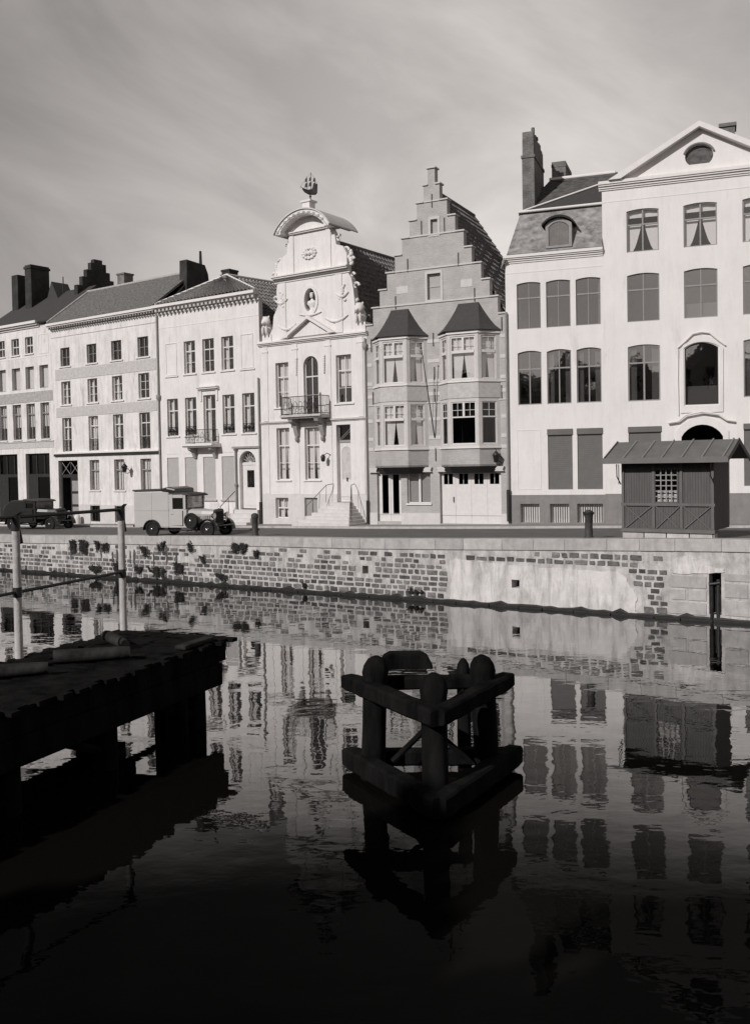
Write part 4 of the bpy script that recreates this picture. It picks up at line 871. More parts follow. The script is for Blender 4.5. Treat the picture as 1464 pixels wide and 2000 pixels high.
b = MB()     # white console blocks beside the bays
for x_ in (.28, 3.05, 3.75, 6.52): b.prism([(x_-.22, 2.62), (x_+.22, 2.62), (x_+.16, 2.46), (x_+.22, 2.4), (x_-.22, 2.4), (x_-.16, 2.46)], -.14, -.002)
b.build('console', 'sandstone', h5)
d5 = MB().wall(rect(.42, 1.66, .1, 2.4), [rect(.62, .95, .45, 2.3), rect(1.18, 1.5, .45, 2.3)], .05, (0, .14)).box(1.02, 1.06, .12, .139, .1, 2.38).build('door', 'woodw', h5); MB().box(.55, 1.55, .17, .18, .4, 2.35).build('window_pane', 'glass_d', d5)
W = window(h5, 2.57, .95, 1.18, 1.45, 'woodw', mull=1, trans=(), sill=.05, mbar=.1); s_ = MB().box(-.56, .56, .1, .12, .04, 1.42).build('blind', 'shutter_l', W)
g5 = MB(); g5.wall(rect(3.62, 6.56, .03, 2.4), [rect(a, a+.44, 1.82, 2.3) for a in (3.76, 4.5, 5.24, 5.98)], .06, (0, .16))
for a in (4.32, 5.08, 5.84): g5.box(a-.012, a+.012, .145, .158, .05, 2.35)
g5 = g5.build('garage_door', 'woodw', h5); MB().box(3.7, 6.5, .195, .2, 1.8, 2.33).build('window_pane', 'glass_d', g5)
b = MB()
for a in (3.98, 4.72, 5.46, 6.2): b.box(a-.01, a+.01, .15, .17, 1.82, 2.3)
b.build('glazing_bars', 'woodw', g5); MB().tube([(4.24, .12, 1.0), (4.24, .12, 1.25)], .02, 6).build('handle', 'iron', g5)
plinth(h5, 'pale', .0, L, .5, notches=[(.42, 1.66), (3.62, 6.56)], th=.025)
fp = MB().tube([(3.42, -.05, 3.98), (3.32, -1.15, 7.9)], [.03, .018], 8).blob((3.32, -1.17, 7.95), .04, .04, .05, 8, 5).build('flagpole', 'woodd', h5)
MB().tube([(3.44, -.04, 6.9), (3.42, -.25, 4.7)], .008, 5).build('pole_stay', 'iron', fp)
CX5 = L/2
for a in (-1, 1):
    r_ = MB()
    if a < 0: slab(r_, (-.0, .36, 9.1), (-.0, 8.0, 9.1), (CX5, 5.6, 15.2), (CX5, .36, 15.2)); 
    else: pantiles(r_, (L+.02, .36, 9.1), (L+.02, 8.0, 9.1), (CX5, 5.4, 15.2), (CX5, .36, 15.2)); slab(r_, (L, 8.0, 9.05), (L, .36, 9.05), (CX5, .36, 15.15), (CX5, 5.4, 15.15))
    r_.build('roof', 'pantile', h5)
MB().tube([(CX5, .3, 15.28), (CX5, 5.45, 15.28)], .1, 8).build('ridge_tiles', 'tile_d', h5)
r_ = MB(); slab(r_, (L, 8.0, 9.1), (0, 8.0, 9.1), (CX5-.05, 5.45, 15.2), (CX5+.05, 5.45, 15.2)); r_.build('rear_hip', 'pantile', h5)
l5 = empty('wall_lantern', (-.27+.894*6.62, 45.0-.447*6.62, 2.15), math.atan2(-.447, .894), 'dark street lantern on a bracket under the right-hand bay of the stepped gable house', 'lantern', 'street lanterns on wall brackets')
lantern(l5, 3.0, .4, -.3)
# ================================================================== house 7: mansard
h7, L = house((5.89, 41.92), (9.83, 40.49), 2.22, 'mansard_house', 'narrow white house with lichened mansard roof, arched dormer, tall chimney and grey shutters')
cx = [1.02, 2.30, 3.57]; hol = []
for c in cx: hol += [arch(c-.52, c+.52, 8.53, 10.56, .07), arch(c-.52, c+.52, 5.21, 7.57, .09)]
for c in cx[1:]: hol.append(rect(c-.53, c+.53, 1.49, 4.1))
for c, w in ((.95, .84), (2.24, .84), (3.54, 1.1)): hol.append(rect(c-w/2, c+w/2, .05, .87))
MB().wall([(0, -.8), (L, -.8), (L, 11.5), (0, 11.5)], hol, .3).build('wall', 'white_c', h7)
body(h7, L, 7.5, 11.5, 'white_c')
for i, c in enumerate(cx):
    window(h7, c, 8.53, 1.04, 2.03, 'woodg', 'glass_b', rise=.07, trans=(.66,), y=.07, fr=.035, mbar=.03)
    window(h7, c, 5.21, 1.04, 2.36, 'woodg', 'glass_b', rise=.09, trans=(.66,), y=.07, fr=.045, mbar=.05, curtain='sides' if i else None)
for c in cx[1:]: shutterwin(h7, c, 1.49, 1.04, 2.61, box=.24)
MB().wall(rect(.42, 1.46, 1.5, 4.12), [rect(.45, 1.43, 1.53, 4.09)], .015, (0, -.013)).build('blind_panel', 'white_c', h7)
plinth(h7, 'grey', .002, L, 1.26, holes=[(c-w/2, c+w/2, .05, .87) for c, w in ((.95, .84), (2.24, .84), (3.54, 1.1))])
for c, w in ((.95, .84), (2.24, .84), (3.54, 1.1)):
    g = MB()
    for k in range(int(w/.1)): xx = -w/2+.06+k*.1; g.tube([(xx, .06, 0), (xx, .06, .82)], .014, 5)
    gg = g.build('cellar_grille', 'iron', h7, (c, 0, .05)); MB().box(-w/2, w/2, .2, .24, 0, .82).build('cellar_shutter', 'pale', gg)
b = MB(); cornice(b, -.05, L+.02, 11.42, [(.04, .08), (.09, .08), (.15, .06), (.20, .12)]); b.build('cornice', 'trim', h7)
MB().box(0, L, -.010, 0, 10.98, 11.02).build('string_course', 'trim', h7)
r_ = MB(); slab(r_, (.12, -.2, 11.78), (L, -.2, 11.78), (L, .75, 13.72), (.55, .75, 13.72)); slab(r_, (.12, 6.5, 11.78), (.12, -.2, 11.78), (.55, .75, 13.72), (.55, 5.7, 13.72)); r_.build('lower_roof', 'slate_w', h7)
r_ = MB(); slab(r_, (.5, .68, 13.74), (L+.05, .68, 13.74), (L+.05, 2.4, 15.1), (L-.15, 2.4, 15.1)); r_.build('upper_roof', 'slate_s', h7)
r_ = MB(); slab(r_, (.5, 5.8, 13.74), (.5, .68, 13.74), (L-.15, 2.4, 15.1), (1.35, 4.0, 16.0)); slab(r_, (1.35, 3.9, 16.0), (L-.15, 2.4, 15.1), (L+.4, 2.6, 15.2), (L+.3, 3.9, 16.0)); r_.build('upper_roof', 'slate', h7)
MB().tube([(.5, .66, 13.8), (L+.05, .66, 13.8)], .06, 8).tube([(.5, .68, 13.8), (L-.15, 2.4, 15.16)], .045, 8).tube([(1.35, 3.95, 16.02), (L+.2, 3.9, 16.0)], .1, 8).build('ridge_tiles', 'trim', h7)
# dormer
dm = MB().wall([(1.82, 11.9), (2.94, 11.9), (2.94, 12.9), (2.75, 13.05), (2.38, 13.17), (2.0, 13.05), (1.82, 12.9)], [arch(1.95, 2.81, 12.0, 13.0, .22)], .08, (0, -.2)).box(1.83, 1.9, -.12, .7, 11.9, 12.9).box(2.86, 2.93, -.12, .7, 11.9, 12.9).build('dormer', 'woodg', h7)
o2 = arcpts(1.68, 3.08, 12.92, .34); MB().prism(o2+[(p[0], p[1]-.09) for p in reversed(o2)], -.36, .8).build('dormer_roof', 'woodd', dm)
MB().wall(arch(1.97, 2.79, 12.02, 12.98, .2), [], .01, (0, -.15)).box(2.36, 2.4, -.19, -.152, 12.02, 12.97).build('dormer_window', 'glass_b', dm)
# tall chimney with a broken top
ch = MB(); ch.box(.58, 1.12, 1.2, 3.7, 12.6, 16.4); ch.box(.54, 1.16, 1.16, 3.74, 16.32, 16.44); ch.box(.60, 1.10, 1.22, 3.68, 16.44, 17.15)
for k, (y0_, y1_, zt_) in enumerate(((1.22, 1.6, 17.48), (1.6, 1.9, 17.42), (1.9, 2.3, 17.52), (2.3, 2.75, 17.36), (2.75, 3.2, 17.42), (3.2, 3.6, 17.25))): ch.box(.605+.003*k, 1.095-.003*k, y0_, y1_, 17.15, zt_)
ch.tube([(1.0, 1.7, 17.4), (1.0, 1.7, 17.78)], .08, 8); ch.box(1.0, 1.16, 2.0, 2.12, 17.3, 17.45); ch.build('chimney', 'brick_g', h7)
ch = MB(); ch.box(1.45, 2.1, 4.0, 6.0, 15.4, 16.85); ch.box(1.43, 2.12, 3.98, 6.02, 16.6, 16.72); ch.build('chimney', 'brick_g', h7)
downpipe(h7, .03, .1, 9.3, .05, iron_to=1.4, y=-.12)
MB().tube([(-.12, -.15, 11.2), (-.05, -.15, 11.5), (.05, -.25, 11.6)], .07, 8).build('gutter_outlet', 'band', h7)
# ================================================================== house 8: pediment house
h8, L = house((9.83, 40.49), (16.69, 38.0), 2.25, 'pediment_house', 'tall white house behind the kiosk, crowned by a broad triangular pediment with oval opening')
c8 = [1.65, 3.93, 6.2]; hol = []
for c in c8: hol += [arch(c-.65, c+.65, 11.42, 13.2, .07), arch(c-.65, c+.65, 8.5, 10.52, .08)]
for c in (c8[0], c8[2]): hol += [arch(c-.65, c+.65, 5.16, 7.53, .08), rect(c-.66, c+.66, 1.55, 4.07)]
hol.append(arch(3.28, 4.58, 4.93, 7.47, .22)); hol.append(arch(3.1, 4.76, .03, 4.1, .5))
MB().wall([(0, -.8), (L+.0, -.8), (L, 14.2), (0, 14.2)], hol, .3).build('wall', 'white_c', h8)
body(h8, L, 8.0, 14.2, 'white_c')
for c in c8:
    window(h8, c, 11.42, 1.3, 1.78, 'woodg', 'glass', rise=.07, trans=(.64,), y=.06, fr=.05, curtain='lace_apart', mbar=.06)
    window(h8, c, 8.5, 1.3, 2.02, 'woodg', 'glass_b', rise=.08, trans=(.66,), y=.06, fr=.04, mbar=.04, curtain='half_low' if c == c8[1] else None)
for c in (c8[0], c8[2]):
    window(h8, c, 5.16, 1.3, 2.37, 'woodg', 'glass_b', rise=.08, trans=(.68,), y=.06, fr=.05, mbar=.07, curtain='sides'); shutterwin(h8, c, 1.55, 1.3, 2.52, box=.22)
window(h8, 3.93, 4.93, 1.3, 2.54, 'woodd', 'glass_b', rise=.22, trans=(), mull=0, y=.08, fr=.04, curtain='half_low')
b = MB(); b.wall([(3.1, 4.6), (4.76, 4.6), (4.78, 7.2), (4.62, 7.42), (4.45, 7.5), (4.2, 7.72), (3.93, 7.78), (3.66, 7.72), (3.41, 7.5), (3.24, 7.42), (3.08, 7.2)], [arch(3.24, 4.62, 4.88, 7.5, .22)], .05, (0, -.048)); b.tube([(3.0, -.06, 7.3), (3.3, -.07, 7.55), (3.6, -.09, 7.84), (3.93, -.1, 7.9), (4.26, -.09, 7.84), (4.56, -.07, 7.55), (4.86, -.06, 7.3)], .035, 6); b.tube([(3.02, -.04, 4.5), (3.0, -.05, 6.0), (3.02, -.05, 7.25)], .025, 6); b.build('window_moulding', 'white_c', h8)
b = MB(); b.tube([(2.6, -.12, 4.2), (3.0, -.13, 4.25), (3.3, -.16, 4.5), (3.93, -.18, 4.62), (4.56, -.16, 4.5), (4.9, -.13, 4.25), (5.2, -.12, 4.2)], .045, 6); b.wall(arch(2.9, 4.96, .03, 4.42, .6), [arch(3.12, 4.74, .03, 4.1, .5)], .06, (0, -.058)); b.build('door_surround', 'white_c', h8)
MB().wall(arch(3.1, 4.76, .05, 3.3, .01), [rect(3.3, 3.85, .9, 2.9), rect(4.0, 4.55, .9, 2.9)], .06, (0, .25)).build('door', 'woodd', h8)
b = MB(); cornice(b, -.12, L+.12, 14.1, [(.05, .07), (.10, .09), (.17, .07), (.22, .13)]); b.build('cornice', 'trim', h8)
MB().box(0, L, -.01, 0, 13.6, 13.64).build('string_course', 'trim', h8)
pc = L/2+.3; pc = 3.93
oval = [(pc-.02+.55*math.cos(a*math.pi/12), 15.1+.46*math.sin(a*math.pi/12)) for a in range(24) if math.sin(a*math.pi/12) > -.8]
MB().wall([(.75, 14.46), (2*pc-.75, 14.46), (pc, 16.18)], [oval], .3).build('pediment_field', 'white_c', h8)
b = MB(); b.prism([(.3, 14.461), (pc, 16.42), (pc, 16.2), (.8, 14.461)], -.34, .35); b.prism([(2*pc-.3, 14.461), (2*pc-.8, 14.461), (pc, 16.2), (pc, 16.42)], -.34, .35); b.build('pediment_moulding', 'trim', h8)
MB().prism([(p[0]+(p[0]-pc)*.02, p[1]) for p in oval], .12, .18).build('oculus_shutter', 'slate', h8)
MB().tube([(pc-.02+.6*math.cos(a*math.pi/12), -.04, 15.1+.5*math.sin(a*math.pi/12)) for a in range(1, 12)], .045, 6).build('oculus_moulding', 'grey', h8)
r_ = MB(); slab(r_, (.2, .3, 14.3), (.2, 8, 14.3), (pc, 8, 16.3), (pc, .3, 16.3)); slab(r_, (2*pc-.2, .3, 14.3), (2*pc-.2, 8, 14.3), (pc, 8, 16.3), (pc, .3, 16.3)); r_.build('roof', 'slate', h8)
MB().box(4.75, 5.35, 3.6, 4.4, 14.8, 17.3).box(4.68, 5.42, 3.53, 4.47, 17.3, 17.45).build('chimney', 'brick_g', h8)
plinth(h8, 'grey', .002, 2.88, 1.26); plinth(h8, 'grey', 4.98, L, 1.26)
#PROPS
# ================================================================== kiosk
kx, ky = 8.02, 30.77; kd = Vector((10.39-8.02, 29.105-30.765)).normalized(); KZ = 2.62
ko = empty('wooden_kiosk', (kx, ky, KZ), math.atan2(kd.y, kd.x), 'dark boarded wooden kiosk with lattice window and cross-braced base on the quay edge', 'kiosk')
LK = 2.92; DK = 1.7
wl_k = MB(); wl_k.wall(rect(0, LK, .12, 2.42), [rect(1.06, 1.82, .95, 2.05)], .06, (0, 0)); wl_k.box(0, .06, .061, DK, .12, 2.42); wl_k.box(LK-.06, LK, .061, DK, .12, 2.42); wl_k.box(.061, LK-.061, DK-.06, DK, .12, 2.42); wl_k.build('wall', 'woodm', ko)
b = MB(); k = 0
while .05+k*.085 < LK:
    x_ = .05+k*.085
    if not 1.0 < x_ < 1.86: b.box(x_-.008, x_+.008, -.014, -.0005, .95, 2.3)
    b.box(x_-.008, x_+.008, -.012, -.0005, .16, .9); k += 1
b.build('board_battens', 'woodm', ko)
b = MB()
for x_ in (.0, 1.0, 1.88, LK-.08): b.box(x_, x_+.08, -.055, -.0155, .14, 2.3 if x_ in (1.0, 1.88, .0) or x_ > 2 else .9)
b.box(-.03, LK+.03, -.062, -.0155, .86, .95); b.box(-.03, LK+.03, -.10, .3, .02, .135)
for a, c in ((.08, 1.0), (1.08, 1.88), (1.96, LK-.08)):
    w_ = .05; b.add([(a, -.045, .14), (a+w_, -.045, .14), (c, -.045, .85), (c-w_, -.045, .85), (a, -.016, .14), (a+w_, -.016, .14), (c, -.016, .85), (c-w_, -.016, .85)], [(0,1,2,3),(0,4,5,1),(1,5,6,2),(2,6,7,3),(3,7,4,0)])
    b.add([(c, -.05, .14), (c-w_, -.05, .14), (a, -.05, .85), (a+w_, -.05, .85), (c, -.016, .14), (c-w_, -.016, .14), (a, -.016, .85), (a+w_, -.016, .85)], [(0,1,2,3),(0,4,5,1),(1,5,6,2),(2,6,7,3),(3,7,4,0)])
b.build('framing', mat('lighter_kiosk_trim', .14, var=.12, scale=4), ko)
kw = MB(); kw.wall(rect(1.06, 1.82, .95, 2.05), [rect(1.10, 1.78, .99, 2.01)], .05, (0, -.03)); kw = kw.build('window', 'woodm', ko)
b = MB()
for k in range(1, 4): b.box(1.10+.17*k-.018, 1.10+.17*k+.018, -.02, .01, .99, 2.01)
for k in range(1, 6): b.box(1.10, 1.78, -.016, .006, .99+.17*k-.016, .99+.17*k+.016)
b.build('lattice', 'woodg', kw); MB().box(1.08, 1.80, .03, .04, .97, 2.03).build('window_pane', 'glass', kw)
b = MB(); strip(b, 1.1, 1.78, .99, 1.35, .12); b.build('curtain', 'lace', kw)
r_ = MB(); slab(r_, (-.42, -.45, 2.36), (LK+.5, -.45, 2.36), (LK+.5, .85, 2.93), (-.42, .85, 2.93), .05); slab(r_, (-.42, DK+.45, 2.36), (LK+.5, DK+.45, 2.36), (LK+.5, .85, 2.93), (-.42, .85, 2.93), .05); kr = r_.build('roof', 'felt', ko)
b = MB(); x_ = -.3
while x_ < LK+.5: b.tube([(x_+.5, -.45, 2.385), (x_+.5, .85, 2.955)], .028, 5); x_ += .62
b.build('roof_battens', mat('pale_roof_battens', .27), kr); MB().box(-.44, LK+.52, -.50, -.455, 2.22, 2.40).prism([(-.5, 2.22), (.85, 2.80), (DK+.5, 2.22), (DK+.5, 2.37), (.85, 2.97), (-.5, 2.37)], -.47, -.442, ax='x').prism([(-.5, 2.22), (.85, 2.80), (DK+.5, 2.22), (DK+.5, 2.37), (.85, 2.97), (-.5, 2.37)], LK+.522, LK+.55, ax='x').build('fascia', mat('kiosk_fascia', .17, var=.1), kr)
b = MB()
for a in (-.02, LK+.02):
    b.tube([(a, -.06, 1.55), (a-.06, -.25, 1.8), (a, -.42, 2.2)], .02, 6)
b.tube([(-.1, -.03, 1.55), (-.1, -.03, 2.2)], .015, 5); b.build('eave_bracket', 'iron', ko)
b = MB(); x_ = 0
while x_ < LK: b.box(x_+.01, min(LK, x_+.7), -.04, .3, -.2, .015); x_ += .72
b.build('footing_stone', 'coping', ko, bevel=.01)
# ================================================================== bollards
def bollard(x, y, label):
    m = MB(); m.lathe([(.17, -.1), (.17, .06), (.135, .1), (.125, .72), (.15, .76), (.16, .86), (.13, .93), (.05, .97)], (0, 0, 0), 14)
    o = m.build('bollard', 'iron2' if 'iron2' in M else 'iron', None, (x, y, gz(x, y)), 0); tag(o, label, 'bollard', 'mooring bollards along the quay edge'); return o
M['iron2'] = mat('grey_iron', .05, var=.4, scale=7, rough=.6)
b1 = bollard(-4.98, 38.75+.35, 'iron mooring bollard at the quay edge beside the van'); MB().tube([(-.2, 0, .3), (.2, 0, .3)], .035, 8).build('cross_bar', 'iron', b1)
b2 = bollard(7.05, 31.35, 'iron mooring bollard at the quay edge next to the kiosk'); MB().lathe([(.16, .80), (.18, .84), (.18, .9)], (0, 0, 0), 12).build('rim', 'iron', b2)
# ================================================================== van
def wheel(parent, x, y, r=.345, w=.13, name='wheel'):
    t_ = MB(); prof = [(r*.72, -w/2), (r*.92, -w/2), (r, -w*.3), (r, w*.3), (r*.92, w/2), (r*.72, w/2)]
    n = 24; vs = []; fs = []
    for rr, yy in prof: vs += [(rr*math.cos(2*math.pi*k/n), yy, rr*math.sin(2*math.pi*k/n)) for k in range(n)]
    for i in range(len(prof)): 
        j = (i+1) % len(prof); fs += [(i*n+k, i*n+(k+1) % n, j*n+(k+1) % n, j*n+k) for k in range(n)]
    t_.add(vs, fs, True); w_ = t_.build(name, 'rubber', parent, (x, y, r))
    d_ = MB(); 
    for rr, y0, y1 in ((r*.73, -w*.25, w*.25),): d_.add([(rr*math.cos(2*math.pi*k/n), y0, rr*math.sin(2*math.pi*k/n)) for k in range(n)]+[(rr*math.cos(2*math.pi*k/n), y1, rr*math.sin(2*math.pi*k/n)) for k in range(n)], [tuple(range(n)), tuple(range(2*n-1, n-1, -1))]+[(k, (k+1) % n, (k+1) % n+n, k+n) for k in range(n)])
    d_.build('rim', 'black', w_)
    h_ = MB(); h_.blob((0, -w*.3, 0), .075, .07, .075, 10, 6); h_.blob((0, w*.3, 0), .075, .07, .075, 10, 6); h_.build('hubcap', 'chrome', w_); return w_
def loft(mb, sections):   # sections: list of (x, halfwidth, z0, z1, corner)
    vs = []; fs = []; n = None
    for x_, hw, z0, z1, c in sections:
        ring = [(-hw, z0), (hw, z0), (hw, z1-c), (hw-c*.3, z1-c*.3), (hw-c, z1), (-hw+c, z1), (-hw+c*.3, z1-c*.3), (-hw, z1-c)]
        n = len(ring); vs += [(x_, a, b_) for a, b_ in ring]
    for i in range(len(sections)-1): fs += [(i*n+k, i*n+(k+1) % n, (i+1)*n+(k+1) % n, (i+1)*n+k) for k in range(n)]
    fs += [tuple(range(n)), tuple(range(len(sections)*n-1, (len(sections)-1)*n-1, -1))]; mb.add(vs, fs)
def fender(parent, x, y, r, w, m='black', sweep=0):
    b = MB(); pts = []; n = 12
    for k in range(n+1): a = math.pi*(1.05-1.1*k/n)+.0; pts.append((x+r*math.cos(a), .345+r*.95*math.sin(a)))
    if sweep: pts = [(x-r-sweep, .28), (x-r-sweep*.5, .36)]+pts
    vs = []; fs = []
    for q, (px, pz) in enumerate(pts): vs += [(px, y-w/2, pz-.03), (px, y-w/2*.8, pz+.02), (px, y+w/2*.8, pz+.02), (px, y+w/2, pz-.03)]
    for q in range(len(pts)-1): fs += [(q*4+k, q*4+k+1, q*4+k+5, q*4+k+4) for k in range(3)]
    b.add(vs, fs, True); return b.build('mudguard', m, parent)
def motorcar(root, paint, van=True):
    WB = 2.8; HW = .74
    b = MB()
    if van:
        body_ = MB(); loft(body_, [(-1.0, HW, .44, 2.0, .07), (-.97, HW+.02, .42, 2.03, .09), (.82, HW+.02, .42, 2.05, .09), (.86, HW+.0, .44, 2.03, .07)]); body_ = body_.build('van_body', paint, root)
        ms = MB(); ms.box(-.99, .85, -HW-.034, -HW-.019, 1.17, 1.195); ms.box(-.99, .85, -HW-.034, -HW-.019, .47, .49); ms.box(-.06, -.045, -HW-.03, -HW-.019, .5, 1.16); ms.box(-.06, -.045, -HW-.03, -HW-.019, 1.2, 1.93); ms.build('body_moulding', paint, body_); rf_ = MB(); loft(rf_, [(-1.05, HW+.05, 2.0, 2.07, .03), (.5, HW+.05, 2.035, 2.10, .03)]); rf_.build('roof_covering', 'fabric', body_)
        lf = MB(); loft(lf, [(.52, HW+.05, 2.0, 2.13, .08), (.78, HW+.05, 1.98, 2.19, .09), (1.15, HW-.02, 1.92, 2.12, .09)]); lf.build('roof_fairing', 'black', body_)
        cabz = 1.87; xc0 = .862
    else:
        body_ = MB(); loft(body_, [(-1.0, HW-.22, .5, .95, .12), (-.86, HW-.12, .45, 1.25, .2), (-.6, HW-.04, .42, 1.5, .2), (-.2, HW, .42, 1.64, .14), (.3, HW, .42, 1.68, .1), (.86, HW, .42, 1.68, .1)]); body_ = body_.build('car_body', paint, root); cabz = 1.66; xc0 = .862
    cab = MB(); f = Vector
    # cab: lower body plus pillars and roof, leaving real window openings
    loft(cab, [(xc0, HW, .42, 1.22, .02), (1.72, HW-.06, .42, 1.22, .02)])
    for sy in (-1, 1):
        y0, y1 = (sy*(HW-.05), sy*HW)
        cab.box(xc0, xc0+.18, min(y0, y1), max(y0, y1), 1.222, cabz); cab.box(1.58, 1.70, min(y0, y1)*.96, max(y0, y1)*.96, 1.222, cabz-.04); cab.box(xc0+.181, 1.579, min(y0, y1)*.98, max(y0, y1)*.98, cabz-.16, cabz-.02)
    cab = cab.build('cab', paint, root)
    cr = MB(); loft(cr, [(xc0+.005, HW+.02, cabz-.0, cabz+.08, .05), (1.2, HW+.0, cabz-.0, cabz+.07, .05), (1.80, HW-.05, cabz-.04, cabz+.02, .03), (1.93, HW-.06, cabz-.09, cabz-.04, .02)]); cr.build('cab_roof', 'fabric', cab)
    MB().box(xc0+.02, 1.6, -(HW-.04), -(HW-.045), 1.24, cabz-.04).build('side_window', 'glass_d', cab); MB().box(xc0+.02, 1.6, HW-.045, HW-.04, 1.24, cabz-.04).build('side_window', 'glass_d', cab)
    sb = MB(); sb.box(xc0+.03, xc0+.06, -HW+.07, HW-.07, 1.2, cabz-.02); sb.build('seat_back', 'fabric', cab)
    ws = MB(); ws.wall(rect(-(HW-.1), HW-.1, 1.222, cabz-.05), [rect(-(HW-.15), HW-.15, 1.28, cabz-.1)], .03, (1.73, 0), (0, 1)); wsf = ws.build('windscreen', 'black', cab)
    MB().box(1.71, 1.716, -(HW-.14), HW-.14, 1.26, cabz-.08).build('window_pane', 'glass' if van else 'glass_d', wsf)
    MB().box(.90, 1.55, -HW-.004, -HW-.0, .52, 1.18).tube([(.95, -HW-.03, 1.02), (1.08, -HW-.03, 1.02)], .012, 5).build('door', paint, cab)
    hd = MB(); loft(hd, [(1.722, HW-.12, .62, 1.23, .2), (2.3, .40, .62, 1.18, .18), (2.86, .31, .60, 1.15, .16)]); hood = hd.build('bonnet', paint, root)
    lv = MB()
    for k in range(9):
        for sy in (-1, 1): x_ = 1.95+k*.09; yy = ipl(HW-.12, .31, (x_-1.72)/1.14)*1.0+.012; lv.box(x_, x_+.03, sy*yy-.012, sy*yy+.012, .72, .95)
    lv.build('louvres', paint, hood)
    rd = MB(); loft(rd, [(2.86, .33, .55, 1.2, .12), (2.97, .33, .53, 1.21, .12)]); rad = rd.build('radiator', 'black', root); rg = MB(); rg.box(2.972, 2.98, -.25, .25, .6, 1.1)
    for k in range(13): rg.box(2.98, 2.99, -.24+.04*k-.005, -.24+.04*k+.005, .6, 1.1)
    rg.build('grille', 'iron', rad); MB().lathe([(.03, 0), (.03, .05), (.015, .08)], (2.93, 0, 1.2), 8).build('filler_cap', 'chrome', rad)
    for sy in (-1, 1):
        l_ = MB(); n = 14
        prof = [(.02, -.16), (.08, -.12), (.125, -.02), (.13, .02)]; vs = []; fs = []
        for rr, xx in prof: vs += [(3.02+xx, sy*.50+rr*math.cos(2*math.pi*k/n), .93+rr*math.sin(2*math.pi*k/n)) for k in range(n)]
        for i in range(3): fs += [(i*n+k, i*n+(k+1) % n, (i+1)*n+(k+1) % n, (i+1)*n+k) for k in range(n)]
        l_.add(vs, fs, True); hl = l_.build('headlight', 'chrome', root); MB().add([(3.045, sy*.50+.12*math.cos(2*math.pi*k/n), .93+.12*math.sin(2*math.pi*k/n)) for k in range(n)], [tuple(range(n))]).tube([(3.0, sy*.42, .62), (3.0, sy*.5, .82)], .02, 6).build('lens', 'chrome', hl)
    for sy in (-1, 1):
        wheel(root, 0, sy*.79); wheel(root, WB, sy*.70); fender(root, 0, sy*(HW+.06), .42, .26); fender(root, WB, sy*.66, .46, .3, sweep=.55)
    rb = MB()
    for sy in (-1, 1): rb.box(.42, 1.95, sy*.78-.12, sy*.78+.12, .30, .34)
    rb.build('running_board', 'black', root)
    chs = MB(); chs.box(-1.0, 2.98, -.36, -.28, .36, .46); chs.box(-1.0, 2.98, .28, .36, .36, .46); chs.box(-.05, .05, -.6, .6, .3, .4); chs.box(WB-.05, WB+.05, -.58, .58, .28, .36); chs.box(1.2, 2.8, -.25, .25, .38, .6); chs.tube([(3.2, -.68, .5), (3.28, 0, .5), (3.2, .68, .5)], .035, 8); chs.tube([(2.9, -.3, .42), (3.24, -.3, .5)], .03, 6); chs.tube([(2.9, .3, .42), (3.24, .3, .5)], .03, 6); chs.box(-1.12, -1.05, -.7, .7, .42, .52); chs.build('chassis', 'black', root)
    if van: sp = wheel(root, 1.98, -.72, name='spare_wheel'); sp.location.z = .72
vp = Vector((-9.72, 41.62)); vq = Vector((-7.16, 40.47)); va = math.atan2(vq.y-vp.y, vq.x-vp.x); nrm = Vector((-math.sin(va), math.cos(va)))
cen = vp+nrm*.66
van = empty('delivery_van', (cen.x, cen.y, gz(cen.x, cen.y)), va, 'pale grey old delivery van with black mudguards and spare wheel, parked facing right', 'van')
motorcar(van, 'van', True)
cc = Vector((-20.25, 54.35)); car = empty('parked_car', (cc.x, cc.y, gz(cc.x, cc.y)), va-.03, 'black old saloon car parked at the far left before the dark shop openings', 'car')
motorcar(car, 'black', False)
# whitewashed guard stone by the cream house
P = Vector((-19.90, 59.06))+Vector((.803, -.594))*2.62-Vector((.594, .803))*.35
gs = MB().lathe([(.2, -.1), (.2, .3), (.17, .48), (.08, .54)], (0, 0, 0), 10).build('guard_stone', 'trim', None, (P.x, P.y, 1.68)); tag(gs, 'small whitewashed guard stone on the pavement beside the dark carved door', 'guard stone')
